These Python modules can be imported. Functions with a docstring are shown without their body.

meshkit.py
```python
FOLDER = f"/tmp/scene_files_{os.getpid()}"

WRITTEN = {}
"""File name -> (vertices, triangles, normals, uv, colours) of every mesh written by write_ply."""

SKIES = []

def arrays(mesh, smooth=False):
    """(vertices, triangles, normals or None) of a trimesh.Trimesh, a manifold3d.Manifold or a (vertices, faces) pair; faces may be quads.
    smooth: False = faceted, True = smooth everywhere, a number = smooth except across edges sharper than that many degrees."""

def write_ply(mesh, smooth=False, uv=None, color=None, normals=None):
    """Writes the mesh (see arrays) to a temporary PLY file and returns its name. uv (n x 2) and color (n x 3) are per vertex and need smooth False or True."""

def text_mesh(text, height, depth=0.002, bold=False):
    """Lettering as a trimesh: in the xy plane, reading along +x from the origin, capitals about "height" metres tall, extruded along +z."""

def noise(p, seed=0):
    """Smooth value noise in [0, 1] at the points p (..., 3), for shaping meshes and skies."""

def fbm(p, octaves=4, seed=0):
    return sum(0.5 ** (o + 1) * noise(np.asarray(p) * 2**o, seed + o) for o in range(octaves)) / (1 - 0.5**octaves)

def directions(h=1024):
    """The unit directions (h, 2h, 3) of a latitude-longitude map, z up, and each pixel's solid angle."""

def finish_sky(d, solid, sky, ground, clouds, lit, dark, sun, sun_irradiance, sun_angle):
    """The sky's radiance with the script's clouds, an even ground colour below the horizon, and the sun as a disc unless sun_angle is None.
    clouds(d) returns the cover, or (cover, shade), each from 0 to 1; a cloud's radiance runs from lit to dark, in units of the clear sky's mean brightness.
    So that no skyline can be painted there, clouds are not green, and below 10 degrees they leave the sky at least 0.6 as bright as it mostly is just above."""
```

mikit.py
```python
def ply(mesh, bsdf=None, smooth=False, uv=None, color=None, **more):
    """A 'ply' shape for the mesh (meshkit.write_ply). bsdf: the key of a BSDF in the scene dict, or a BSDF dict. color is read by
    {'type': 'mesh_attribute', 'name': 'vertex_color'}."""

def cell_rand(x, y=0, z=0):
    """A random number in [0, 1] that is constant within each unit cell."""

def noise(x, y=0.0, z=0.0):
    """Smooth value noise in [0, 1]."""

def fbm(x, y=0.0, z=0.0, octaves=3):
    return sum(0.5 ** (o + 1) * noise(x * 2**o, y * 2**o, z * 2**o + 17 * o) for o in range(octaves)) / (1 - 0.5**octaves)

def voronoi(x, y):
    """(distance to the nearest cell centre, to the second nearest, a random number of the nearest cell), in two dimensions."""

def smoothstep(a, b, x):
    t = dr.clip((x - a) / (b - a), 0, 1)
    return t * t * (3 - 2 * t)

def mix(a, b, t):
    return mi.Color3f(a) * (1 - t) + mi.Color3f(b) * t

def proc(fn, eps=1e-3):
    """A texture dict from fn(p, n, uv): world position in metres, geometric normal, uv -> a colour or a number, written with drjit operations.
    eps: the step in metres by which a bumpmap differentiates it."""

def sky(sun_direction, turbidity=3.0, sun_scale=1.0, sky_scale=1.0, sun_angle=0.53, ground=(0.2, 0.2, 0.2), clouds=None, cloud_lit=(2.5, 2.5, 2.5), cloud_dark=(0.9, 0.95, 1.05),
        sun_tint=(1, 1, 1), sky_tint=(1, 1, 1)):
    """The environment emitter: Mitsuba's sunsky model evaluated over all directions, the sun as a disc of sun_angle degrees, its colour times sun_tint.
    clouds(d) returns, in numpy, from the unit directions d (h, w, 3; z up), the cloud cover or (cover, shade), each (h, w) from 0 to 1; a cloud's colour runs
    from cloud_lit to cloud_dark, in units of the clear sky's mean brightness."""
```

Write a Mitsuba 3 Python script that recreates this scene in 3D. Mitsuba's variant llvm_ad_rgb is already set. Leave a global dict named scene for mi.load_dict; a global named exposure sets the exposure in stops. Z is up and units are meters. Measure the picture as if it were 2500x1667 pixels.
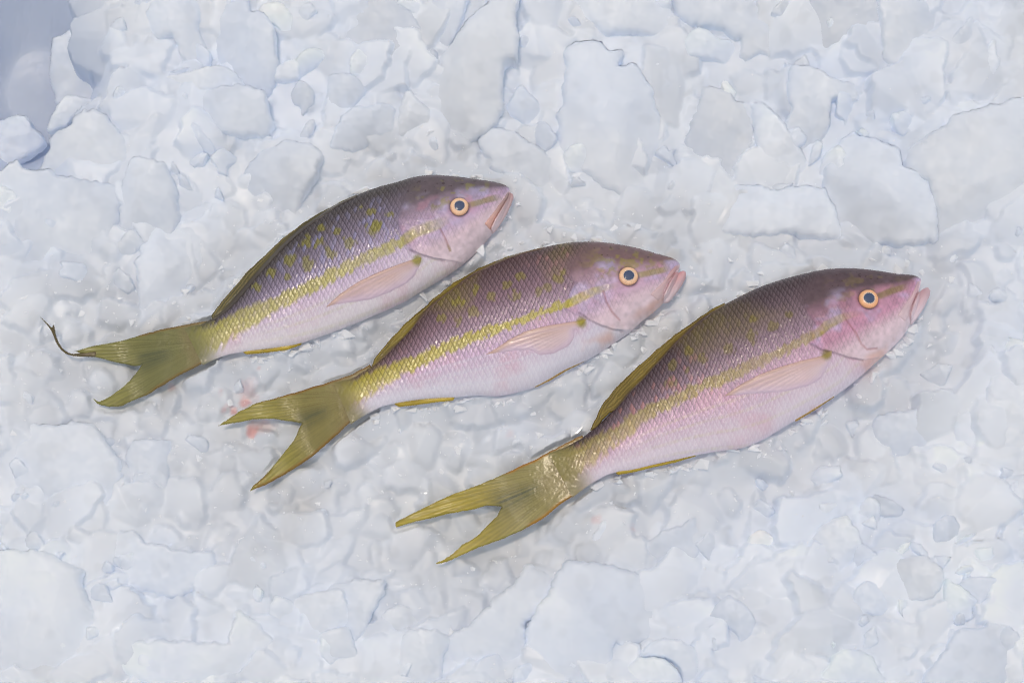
import math
import numpy as np
import shapely
import trimesh
import mitsuba as mi
import mikit
import meshkit
from shapely.geometry import Polygon, LineString
from scipy.spatial import Delaunay, ConvexHull
from scipy.interpolate import PchipInterpolator
from scipy.ndimage import gaussian_filter

T4 = mi.ScalarTransform4f
scene, labels = {}, {}

# ------------------------------------------------------------------ camera, light, exposure
TILT = math.radians(13)
H = 2.0
HALF_W = 2500 / 3000 / 2
ORIGIN = np.array([0, -H * math.sin(TILT), H * math.cos(TILT)])
FOV = 2 * math.degrees(math.atan(HALF_W / H))
scene['camera'] = {'type': 'perspective', 'fov': FOV, 'fov_axis': 'x', 'near_clip': 0.05, 'far_clip': 60.0,
                   'to_world': T4().look_at(origin=ORIGIN.tolist(), target=[0, 0, 0], up=[0, 1, 0])}


def cover(d):
    n = meshkit.fbm(d * 2.3 + 5, octaves=4, seed=3)
    return np.clip(0.86 + 0.3 * (n - 0.5), 0, 1), np.clip(0.25 + 1.0 * (meshkit.fbm(d * 3.1, octaves=3, seed=8) - 0.5), 0, 1)


scene['sky'] = mikit.sky((-0.12, 0.07, 1.0), turbidity=3, sun_scale=0.28, sun_angle=6, clouds=cover, cloud_lit=(2.12, 2.2, 2.32), cloud_dark=(1.1, 1.17, 1.28), ground=(0.45, 0.45, 0.47))
exposure = 1.27

# ------------------------------------------------------------------ helpers
FWD = -ORIGIN / H
RIGHT = np.array([1.0, 0, 0])
UP = np.cross(RIGHT, FWD)
PX = 1 / 3000.0                                                     # one photo pixel in metres


def at(px, py, z=0.0):
    """The point of height z that was traced at this pixel of the 2500 x 1667 photograph, to lay things out."""
    px, py, z = np.broadcast_arrays(np.asarray(px, float), np.asarray(py, float), np.asarray(z, float))
    d = FWD + ((px - 1250) * PX / H)[..., None] * RIGHT - ((py - 833.5) * PX / H)[..., None] * UP
    t = (z - ORIGIN[2]) / d[..., 2]
    return ORIGIN + d * t[..., None]


ZOOM = {'fa': (0, 400, 2.4129), 'fb': (600, 400, 3.1357), 'fc': (500, 850, 3.36), 'fd': (1050, 550, 3.4846), 'fe': (950, 950, 3.36),
        'ff': (1600, 620, 2.9583), 'A': (0, 0, 2.767), 'B': (800, 0, 2.767), 'C': (1650, 0, 2.767), 'D': (0, 1050, 2.541),
        'E': (850, 1200, 2.767), 'F': (1650, 1100, 2.766), 'P': (0, 0, 1.0)}


def pts(region, *xy):
    """Tracing notes of one detail of the photograph, as photograph pixels."""
    x0, y0, s = ZOOM[region]
    return np.array(xy, float).reshape(-1, 2) / s + (x0, y0)


def lin(rgb, k=1.0):
    c = np.asarray(rgb, float) / 255
    return np.clip(np.where(c < 0.04045, c / 12.92, ((c + 0.055) / 1.055) ** 2.4) * k, 0.003, 0.93)


def sstep(a, b, x):
    t = np.clip((x - a) / (b - a), 0, 1)
    return t * t * (3 - 2 * t)


def lerp(a, b, t):
    t = np.asarray(t)[..., None]
    return np.asarray(a) * (1 - t) + np.asarray(b) * t


def fbm2(x, y, f, seed=0, octaves=4):
    return meshkit.fbm(np.stack([x * f, y * f, np.full(np.shape(x), 3.7 + seed)], -1), octaves, seed) - 0.5


def number(base):
    if base not in labels and base not in scene:
        return base
    k = 1
    while f'{base}_{k:03d}' in labels or f'{base}_{k:03d}' in scene:
        k += 1
    return f'{base}_{k:03d}'


def obj(key, v, f, bsdf, color=None, smooth=True):
    m = trimesh.Trimesh(np.asarray(v), np.asarray(f), process=False)
    scene[key] = mikit.ply(m, bsdf, smooth=smooth, color=color)
    return key


def polyline_distance(P, line):
    return shapely.distance(shapely.points(P), LineString(line))


def roughen(poly, step, amp, rng, rounds=True):
    """Dense outline of a polygon with small irregular ins and outs."""
    ring = LineString(np.vstack([poly, poly[:1]]))
    n = max(int(ring.length / step), 12)
    p = np.array([ring.interpolate(i / n, normalized=True).coords[0] for i in range(n)])
    if rounds:
        for _ in range(2):
            p = 0.25 * np.roll(p, 1, 0) + 0.5 * p + 0.25 * np.roll(p, -1, 0)
    t = np.roll(p, -1, 0) - np.roll(p, 1, 0)
    t /= np.linalg.norm(t, axis=1, keepdims=True) + 1e-12
    nrm = np.stack([t[:, 1], -t[:, 0]], 1)
    sd = int(rng.integers(1000))
    w = fbm2(p[:, 0], p[:, 1], 1 / (step * 9), sd, 4) * 3.2 + fbm2(p[:, 0], p[:, 1], 1 / (step * 2.2), sd + 5, 2) * 1.5
    return p + nrm * (w * amp)[:, None]


def fill(ring, spacing, rng):
    """Points and triangles that fill an outline; the first len(ring) points are the outline."""
    poly = Polygon(ring).buffer(0)
    if poly.geom_type != 'Polygon':
        poly = max(poly.geoms, key=lambda g: g.area)
        ring = np.array(poly.exterior.coords)[:-1]
    x0, y0, x1, y1 = poly.bounds
    gx, gy = np.meshgrid(np.arange(x0, x1, spacing), np.arange(y0, y1, spacing * 0.87))
    gx[1::2] += spacing / 2
    q = np.stack([gx.ravel(), gy.ravel()], 1)
    q += rng.uniform(-0.2, 0.2, q.shape) * spacing
    q = q[shapely.contains_xy(poly.buffer(-spacing * 0.55), q[:, 0], q[:, 1])] if poly.area > spacing ** 2 * 4 else q[:0]
    P = np.vstack([ring, q])
    tri = Delaunay(P).simplices
    c = P[tri].mean(1)
    tri = tri[shapely.contains_xy(poly, c[:, 0], c[:, 1])]
    a, b, c = P[tri[:, 0]], P[tri[:, 1]], P[tri[:, 2]]
    cr = (b[:, 0] - a[:, 0]) * (c[:, 1] - a[:, 1]) - (b[:, 1] - a[:, 1]) * (c[:, 0] - a[:, 0])
    tri = np.where((cr < 0)[:, None], tri[:, ::-1], tri)
    tri = tri[np.abs(cr) > 1e-14]
    d = shapely.distance(shapely.points(P), poly.exterior)
    return P, tri, d, len(ring)


def solid(P, tri, nring, ztop, zbot):
    """A closed body from a filled outline with a top and a bottom height."""
    n = len(P)
    v = np.vstack([np.column_stack([P, ztop]), np.column_stack([P, zbot])])
    i = np.arange(nring)
    j = (i + 1) % nring
    side = np.vstack([np.stack([i, i + n, j], 1), np.stack([j, i + n, j + n], 1)])
    ring = P[:nring]
    area = 0.5 * np.sum(ring[:, 0] * np.roll(ring[:, 1], -1) - np.roll(ring[:, 0], -1) * ring[:, 1])
    if area < 0:
        side = side[:, ::-1]
    return v, np.vstack([tri, tri[:, ::-1] + n, side])


def vc(**kw):
    return {'type': 'twosided', 'b': {'type': 'principled', 'base_color': {'type': 'mesh_attribute', 'name': 'vertex_color'}, **kw}}


scene['ice_look'] = vc(roughness=0.45, specular=0.3)
scene['heap_look'] = vc(roughness=0.5, specular=0.25)
scene['wet_ice_look'] = vc(roughness=mikit.proc(lambda p, n, uv: 0.26 + 0.3 * mikit.noise(p.x * 45, p.y * 45, p.z * 45)), specular=0.32)
scene['skin_look'] = vc(roughness=0.3, specular=0.22, clearcoat=0.4, clearcoat_gloss=0.965)
scene['fin_look'] = vc(roughness=0.32, specular=0.25, clearcoat=0.3, clearcoat_gloss=0.95)
scene['pupil_look'] = {'type': 'twosided', 'b': {'type': 'principled', 'base_color': {'type': 'rgb', 'value': lin((58, 72, 104)).tolist()}, 'roughness': 0.12, 'specular': 0.6, 'clearcoat': 1.0, 'clearcoat_gloss': 0.98}}

# ------------------------------------------------------------------ fish data (traced)
ZC = 0.024
FISH = [
    dict(label='uppermost fish, with bold olive spots, closed mouth and a curled thread-like tail tip',
         tail=(470, 850), snout=(1247, 468),
         up=[(1243, 461), (1236, 456), (1206, 448), (1142, 437), (1094, 432), (1056, 430), (1014, 435), (967, 448), (919, 461), (871, 479), (823, 502), (778, 530), (740, 556), (700, 588), (660, 628),
             (620, 672), (590, 708), (550, 752), (516, 779), (493, 790), (470, 796), (450, 801)],
         lo=[(1246, 468), (1244, 488), (1231, 521), (1212, 556), (1190, 585), (1158, 620), (1123, 650), (1078, 681), (1030, 709), (983, 738), (919, 767), (855, 794), (791, 818), (737, 837), (664, 850), (600, 858),
             (543, 870), (510, 884), (492, 893), (470, 906)],
         stripe=[(1112, 527, 10), (1066, 548, 16), (1014, 566, 17), (983, 590, 15), (919, 617, 17), (855, 650, 17), (791, 683, 17), (727, 716, 19), (664, 746, 23), (610, 772, 27), (540, 812, 33), (476, 842, 44), (430, 860, 45)],
         spots=pts('fb', 950, 375, 970, 500, 785, 605, 640, 685, 460, 595, 560, 595, 580, 490, 700, 520, 330, 730, 465, 770, 200, 835, 320, 865, 85, 940, 1100, 390, 880, 330, 990, 470),
         spot_r=(10, 14, 13, 13, 14, 12, 9, 8, 14, 14, 11, 7, 10, 8, 8, 11),
         head=pts('fb', 1340, 60, 1290, 150, 1235, 240, 1190, 340, 1165, 430, 1185, 520, 1205, 590, 1260, 655, 1330, 690, 1440, 722, 1560, 738, 1660, 770, 1740, 840),
         cheek=pts('fb', 1490, 500, 1530, 575, 1552, 630, 1565, 665), throat=pts('fb', 1260, 660, 1330, 692, 1440, 727, 1520, 742),
         eye=pts('fb', 1635, 328)[0], eye_r=22.5,
         pect=pts('fb', 1345, 715, 1280, 733, 1150, 778, 1000, 838, 850, 912, 720, 1000, 610, 1100, 680, 1075, 800, 1062, 950, 1040, 1100, 985, 1230, 920, 1300, 850, 1335, 770),
         pbase=pts('fb', 1315, 730)[0],
         upper_jaw=pts('fb', 2010, 195, 1985, 250, 1940, 312, 1880, 400, 1826, 470, 1872, 500, 1908, 430, 1955, 350, 2003, 268, 2022, 215),
         lower_jaw=pts('fb', 2022, 206, 2045, 212, 2052, 242, 2035, 290, 2002, 362, 1962, 432, 1920, 492, 1892, 522, 1874, 503, 1910, 432, 1958, 352, 2005, 270),
         tail_fin=[(520, 788), (456, 799), (406, 806), (356, 816), (290, 833), (232, 845), (182, 858), (190, 861), (232, 872), (290, 885), (331, 894), (348, 890), (331, 912), (307, 939), (273, 966), (244, 982),
                   (236, 979), (228, 973), (238, 986), (265, 994), (298, 991), (323, 977), (356, 966), (398, 943), (439, 920), (476, 904), (520, 882), (545, 830)],
         tip=[(232, 850), (200, 855), (184, 857), (172, 858), (161, 855), (150, 847), (142, 834), (137, 819), (134, 800), (132, 793), (128, 803), (121, 795), (110, 785), (99, 776), (109, 787), (119, 798), (126, 808), (132, 822), (137, 837), (146, 851), (158, 860), (174, 863), (188, 864), (232, 866)],
         fork=(348, 890), fin_k=(124, 122, 76), fin_edge=(128, 100, 50), fin_in=(138, 134, 72),
         dorsal=[(871, 473), (823, 495), (778, 519), (737, 545), (689, 580), (648, 620), (600, 664), (580, 690), (543, 731), (514, 770), (520, 784), (560, 757), (598, 716), (630, 676), (670, 634), (710, 594), (750, 561), (788, 535), (830, 507), (874, 483)],
         dk=(98, 92, 58), dspine=0,
         anal=[(586, 855), (640, 846), (700, 838), (740, 832), (735, 841), (700, 853), (650, 860), (600, 864)], pelvic=None,
         top=(78, 70, 70), up_c=(128, 116, 134), mid=(168, 152, 180), low=(210, 190, 212), belly=(234, 224, 230), yel=(184, 176, 62), cheek_c=(206, 178, 206), crown=(112, 98, 104), accent=(150, 150, 190)),
    dict(label='middle fish, with the most vivid yellow side stripe, pale belly and slightly parted lips',
         tail=(845, 985), snout=(1662, 654),
         up=[(1659, 645), (1650, 638), (1610, 624), (1552, 608), (1495, 597), (1452, 593), (1409, 593), (1366, 598), (1320, 607), (1280, 617), (1234, 633), (1165, 664), (1107, 702), (1050, 748), (983, 824), (935, 872), (909, 893), (887, 907),
             (857, 923), (838, 929), (815, 933)],
         lo=[(1661, 650), (1656, 662), (1652, 680), (1640, 706), (1624, 734), (1595, 762), (1566, 785), (1538, 811), (1503, 835), (1466, 860), (1423, 884), (1380, 904), (1337, 929), (1308, 944), (1265, 957), (1222, 966), (1165, 965), (1107, 970),
             (1050, 973), (1006, 978), (964, 985), (931, 993), (899, 1009), (880, 1020), (856, 1036)],
         stripe=[(1520, 692, 7), (1490, 698, 9), (1452, 711, 13), (1417, 727, 14), (1394, 738, 14), (1351, 752, 13), (1308, 768, 13), (1251, 788, 14), (1193, 808, 15), (1136, 829, 17), (1079, 851, 20), (1006, 889, 22), (946, 912, 27), (887, 944, 36), (840, 970, 45), (800, 985, 45)],
         spots=pts('fd', 925, 560, 990, 530, 725, 600, 525, 600, 390, 555, 240, 650, 380, 745, 225, 810, 90, 790, 760, 440, 1090, 450, 650, 500, 1120, 400),
         spot_r=(11, 10, 12, 11, 11, 11, 12, 12, 9, 9, 10, 8, 8),
         head=pts('fd', 1440, 100, 1360, 190, 1270, 280, 1200, 345, 1190, 430, 1230, 490, 1190, 570, 1160, 650, 1150, 705, 1250, 762, 1330, 800, 1450, 850, 1560, 888, 1700, 905, 1800, 960),
         cheek=pts('fd', 1475, 560, 1500, 650, 1550, 740, 1612, 805), throat=pts('fd', 1270, 745, 1360, 805, 1450, 852, 1560, 888, 1640, 905),
         eye=pts('fd', 1688, 433)[0], eye_r=23,
         pect=pts('fd', 1330, 800, 1250, 815, 1100, 838, 950, 864, 800, 908, 680, 970, 560, 1050, 470, 1100, 600, 1078, 740, 1062, 860, 1062, 930, 1105, 1050, 1090, 1180, 1025, 1225, 960, 1215, 900, 1290, 850),
         pbase=pts('fd', 1285, 825)[0],
         upper_jaw=pts('fd', 2122, 326, 2130, 352, 2095, 392, 2042, 458, 2002, 535, 1976, 608, 1942, 642, 1868, 602, 1912, 556, 1982, 486, 2040, 400, 2088, 338),
         lower_jaw=pts('fd', 2098, 402, 2130, 380, 2165, 368, 2184, 392, 2176, 440, 2142, 502, 2092, 572, 2032, 645, 1984, 650, 1985, 605, 2022, 520, 2060, 452),
         tail_fin=[(905, 896), (857, 922), (821, 932), (791, 942), (738, 954), (679, 970), (619, 988), (583, 1006), (553, 1025), (530, 1040), (559, 1034), (589, 1029), (619, 1024), (667, 1022), (708, 1028), (738, 1033), (729, 1049),
                   (717, 1076), (693, 1106), (667, 1139), (643, 1165), (619, 1183), (611, 1197), (649, 1183), (690, 1163), (732, 1136), (768, 1110), (803, 1081), (842, 1048), (866, 1029), (912, 1000), (925, 950)],
         tip=None, fork=(738, 1033), fin_k=(136, 126, 74), fin_edge=(140, 100, 40), fin_in=(152, 142, 66),
         dorsal=[(1330, 604), (1280, 614), (1231, 626), (1226, 630), (1167, 653), (1160, 660), (1107, 687), (1098, 697), (1056, 727), (1046, 740), (986, 790), (976, 804), (951, 827), (914, 872), (904, 899), (915, 893), (940, 871), (988, 823),
                 (1052, 754), (1110, 705), (1168, 668), (1236, 638), (1290, 620), (1332, 610)],
         dk=(128, 112, 44), dspine=1,
         anal=[(955, 980), (1006, 972), (1065, 966), (1112, 964), (1106, 977), (1065, 981), (1006, 989), (973, 992)], pelvic=[(1304, 942), (1340, 921), (1380, 897), (1428, 876), (1430, 881), (1382, 906), (1342, 930), (1306, 947)],
         top=(96, 74, 76), up_c=(138, 110, 122), mid=(172, 146, 164), low=(208, 180, 206), belly=(230, 224, 236), yel=(196, 184, 26), cheek_c=(214, 178, 202), crown=(136, 108, 110), accent=(196, 140, 140)),
    dict(label='lowest fish, with a pink cheek, open mouth and glossy wet tail',
         tail=(1392, 1155), snout=(2252, 690),
         up=[(2247, 682), (2235, 677), (2188, 671), (2141, 663), (2090, 658), (2050, 657), (2005, 661), (1958, 671), (1904, 685), (1850, 704), (1809, 723), (1769, 744), (1735, 764), (1700, 790), (1650, 832), (1624, 860), (1572, 917), (1532, 958),
             (1498, 1000), (1470, 1028), (1442, 1052), (1414, 1073), (1381, 1091), (1360, 1099), (1335, 1108)],
         lo=[(2249, 687), (2243, 711), (2240, 736), (2228, 772), (2208, 816), (2174, 853), (2127, 895), (2090, 928), (2039, 966), (1972, 1008), (1921, 1038), (1870, 1069), (1820, 1091), (1776, 1098), (1718, 1107), (1650, 1122), (1600, 1133),
             (1540, 1147), (1506, 1152), (1474, 1163), (1441, 1182), (1420, 1197), (1398, 1214)],
         stripe=[(2112, 757, 9), (2056, 774, 15), (2022, 791, 17), (1999, 811, 16), (1955, 834, 16), (1904, 858, 16), (1853, 884, 17), (1803, 908, 17), (1752, 929, 18), (1701, 950, 19), (1651, 975, 21), (1600, 1000, 23), (1560, 1022, 25), (1500, 1065, 30), (1441, 1106, 40), (1381, 1135, 50), (1340, 1160, 50)],
         spots=pts('ff', 690, 605, 520, 690, 350, 760, 255, 700, 115, 800, 110, 930, 850, 520, 230, 840, 960, 440, 700, 470),
         spot_r=(13, 14, 11, 10, 11, 12, 10, 7, 8, 8),
         head=pts('ff', 1300, 60, 1200, 150, 1110, 250, 1072, 350, 1095, 430, 1150, 500, 1120, 580, 1110, 645, 1200, 690, 1290, 712, 1400, 748, 1500, 765, 1600, 745, 1740, 760),
         cheek=pts('ff', 1380, 480, 1450, 570, 1488, 650, 1530, 690, 1600, 682), throat=pts('ff', 1130, 650, 1210, 695, 1300, 714, 1400, 750, 1500, 768),
         eye=pts('ff', 1540, 325)[0], eye_r=23.7,
         pect=pts('ff', 1275, 695, 1200, 737, 1050, 772, 900, 817, 750, 872, 620, 940, 495, 1025, 650, 1012, 800, 1002, 950, 990, 1100, 952, 1200, 900, 1240, 820, 1275, 750),
         pbase=pts('ff', 1235, 725)[0],
         upper_jaw=pts('ff', 1915, 184, 1921, 205, 1900, 262, 1874, 330, 1848, 392, 1832, 452, 1802, 488, 1738, 458, 1780, 390, 1840, 310, 1870, 250, 1892, 192),
         lower_jaw=pts('ff', 1900, 278, 1940, 240, 1978, 226, 1996, 252, 1990, 290, 1950, 372, 1900, 452, 1852, 505, 1836, 450, 1852, 375, 1880, 312),
         tail_fin=[(1420, 1068), (1343, 1105), (1307, 1125), (1262, 1143), (1203, 1170), (1143, 1194), (1093, 1212), (1048, 1233), (1009, 1252), (966, 1274), (967, 1286), (989, 1279), (1018, 1271), (1054, 1264), (1105, 1252), (1152, 1245), (1188, 1234),
                   (1224, 1237), (1215, 1259), (1194, 1280), (1164, 1310), (1128, 1330), (1105, 1352), (1081, 1367), (1064, 1375), (1090, 1371), (1128, 1354), (1176, 1333), (1230, 1314), (1283, 1290), (1331, 1263), (1367, 1233), (1396, 1216), (1440, 1184), (1455, 1120)],
         tip=None, fork=(1224, 1237), fin_k=(142, 132, 78), fin_edge=(176, 118, 30), fin_in=(168, 150, 56),
         dorsal=[(1770, 736), (1735, 755), (1699, 780), (1650, 814), (1600, 855), (1584, 870), (1544, 906), (1506, 943), (1475, 980), (1463, 1000), (1453, 1024), (1440, 1050), (1456, 1044), (1486, 1008), (1502, 1000), (1540, 958), (1580, 917),
                 (1630, 862), (1658, 834), (1706, 794), (1740, 768), (1772, 748)],
         dk=(122, 104, 42), dspine=1,
         anal=[(1500, 1148), (1560, 1134), (1650, 1112), (1705, 1098), (1700, 1112), (1650, 1128), (1600, 1139), (1540, 1153), (1508, 1158)], pelvic=[(1938, 1022), (1980, 996), (2034, 964), (2038, 969), (1985, 1004), (1942, 1030)],
         top=(82, 66, 70), up_c=(128, 106, 116), mid=(166, 138, 156), low=(210, 174, 196), belly=(232, 218, 230), yel=(172, 156, 54), cheek_c=(214, 160, 186), crown=(104, 84, 90), accent=(200, 132, 120)),
]


def prepare(F):
    """Body frame and outline functions of a fish, in metres along (a) and across (b) its axis."""
    A, B = at(*F['tail'], ZC)[:2], at(*F['snout'], ZC)[:2]
    F['A'], F['e1'] = A, (B - A) / np.linalg.norm(B - A)
    F['e2'] = np.array([-F['e1'][1], F['e1'][0]])
    F['ab'] = lambda P: np.stack([(np.asarray(P)[..., :2] - A) @ F['e1'], (np.asarray(P)[..., :2] - A) @ F['e2']], -1)
    curves = []
    for k in ('up', 'lo'):
        q = F['ab'](at(*np.array(F[k], float).T, ZC))
        q = q[np.argsort(q[:, 0])]
        q = q[np.r_[True, np.diff(q[:, 0]) > 1e-5]]
        curves.append((PchipInterpolator(q[:, 0], q[:, 1], extrapolate=True), q[0, 0], q[-1, 0]))
    F['yu'], F['yl'] = curves[0][0], curves[1][0]
    F['a0'], F['a1'] = max(curves[0][1], curves[1][1]), min(curves[0][2], curves[1][2])
    F['L'] = F['a1'] - F['a0']
    prof = PchipInterpolator([0, .06, .14, .3, .5, .66, .78, .88, .95, 1.0], np.array([0.5, 4.2, 7.2, 14.5, 22, 25.5, 25.5, 21.5, 16, 12.0]) * 1e-3)

    def half(a):
        s = np.clip((a - F['a0']) / F['L'], 0, 1)
        return prof(s) * np.sqrt(np.clip(1 - np.clip((s - 0.965) / 0.035, 0, 1) ** 2, 0, 1))

    F['half'] = half

    def zat(P):
        q = F['ab'](P)
        a = np.clip(q[..., 0], F['a0'], F['a1'])
        u, l = F['yu'](a), F['yl'](a)
        v = np.clip((q[..., 1] - (u + l) / 2) / np.maximum((u - l) / 2, 1e-4), -1, 1)
        return ZC + half(a) * (1 - v * v) ** 0.46

    F['zat'] = zat

    def on(px):
        px = np.atleast_2d(np.asarray(px, float))
        z = np.full(len(px), ZC + 0.012)
        for _ in range(6):
            P = at(px[:, 0], px[:, 1], z)
            z = zat(P)
        return P

    F['on'] = on
    outline = np.vstack([F['up'], np.array(F['lo'])[::-1]])
    F['foot'] = Polygon(at(*outline.T, ZC)[:, :2]).buffer(0)
    F['tailfoot'] = Polygon(at(*np.array(F['tail_fin'], float).T, 0.012)[:, :2]).buffer(0)


for F in FISH:
    prepare(F)
FOOT = shapely.union_all([F['foot'].buffer(0.003) for F in FISH])
TAILS = shapely.union_all([F['tailfoot'].buffer(0.004) for F in FISH])
NEAR = shapely.union_all([F['foot'] for F in FISH])
ALLFOOT = shapely.union_all([NEAR, TAILS])

# ------------------------------------------------------------------ the bed of ice
rng = np.random.default_rng(11)


def base_height(x, y):
    """Heaped ice: shallow hollow round the fish, rising at the rim, falling away in the far left corner."""
    r = np.sqrt((x / 0.42) ** 2 + (y / 0.28) ** 2)
    h = 0.022 * sstep(0.55, 1.25, r) + 0.016 * fbm2(x, y, 5, 1, 3) + 0.034 * sstep(0.4, 0.9, r) * fbm2(x, y, 12, 14, 2)
    c = at(30, 120)[:2]
    dd = np.sqrt(((x - c[0]) * 1.0) ** 2 + ((y - c[1]) * 0.62) ** 2)
    h = h + 0.013 * (1 - sstep(0.0, 0.03, shapely.distance(shapely.points(x, y), NEAR)))
    h = h - 0.11 * (1 - sstep(0.02, 0.095, dd + 0.02 * fbm2(x, y, 22, 4, 2)))
    return h


HOLLOW = at(30, 120)[:2]
STEP = 0.00125
gx, gy = np.arange(-0.47, 0.4701, STEP), np.arange(-0.325, 0.3351, STEP)
X, Y = np.meshgrid(gx, gy)
Hf = base_height(X, Y) - 0.004


def clear_near(x, y):
    """1 in the wet, small broken ice between the fish, 0 in the dry frosty ice away from them."""
    d = shapely.distance(shapely.points(x, y), ALLFOOT)
    return 1 - sstep(0.012, 0.085, d + 0.03 * fbm2(x, y, 16, 9, 2))


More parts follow.
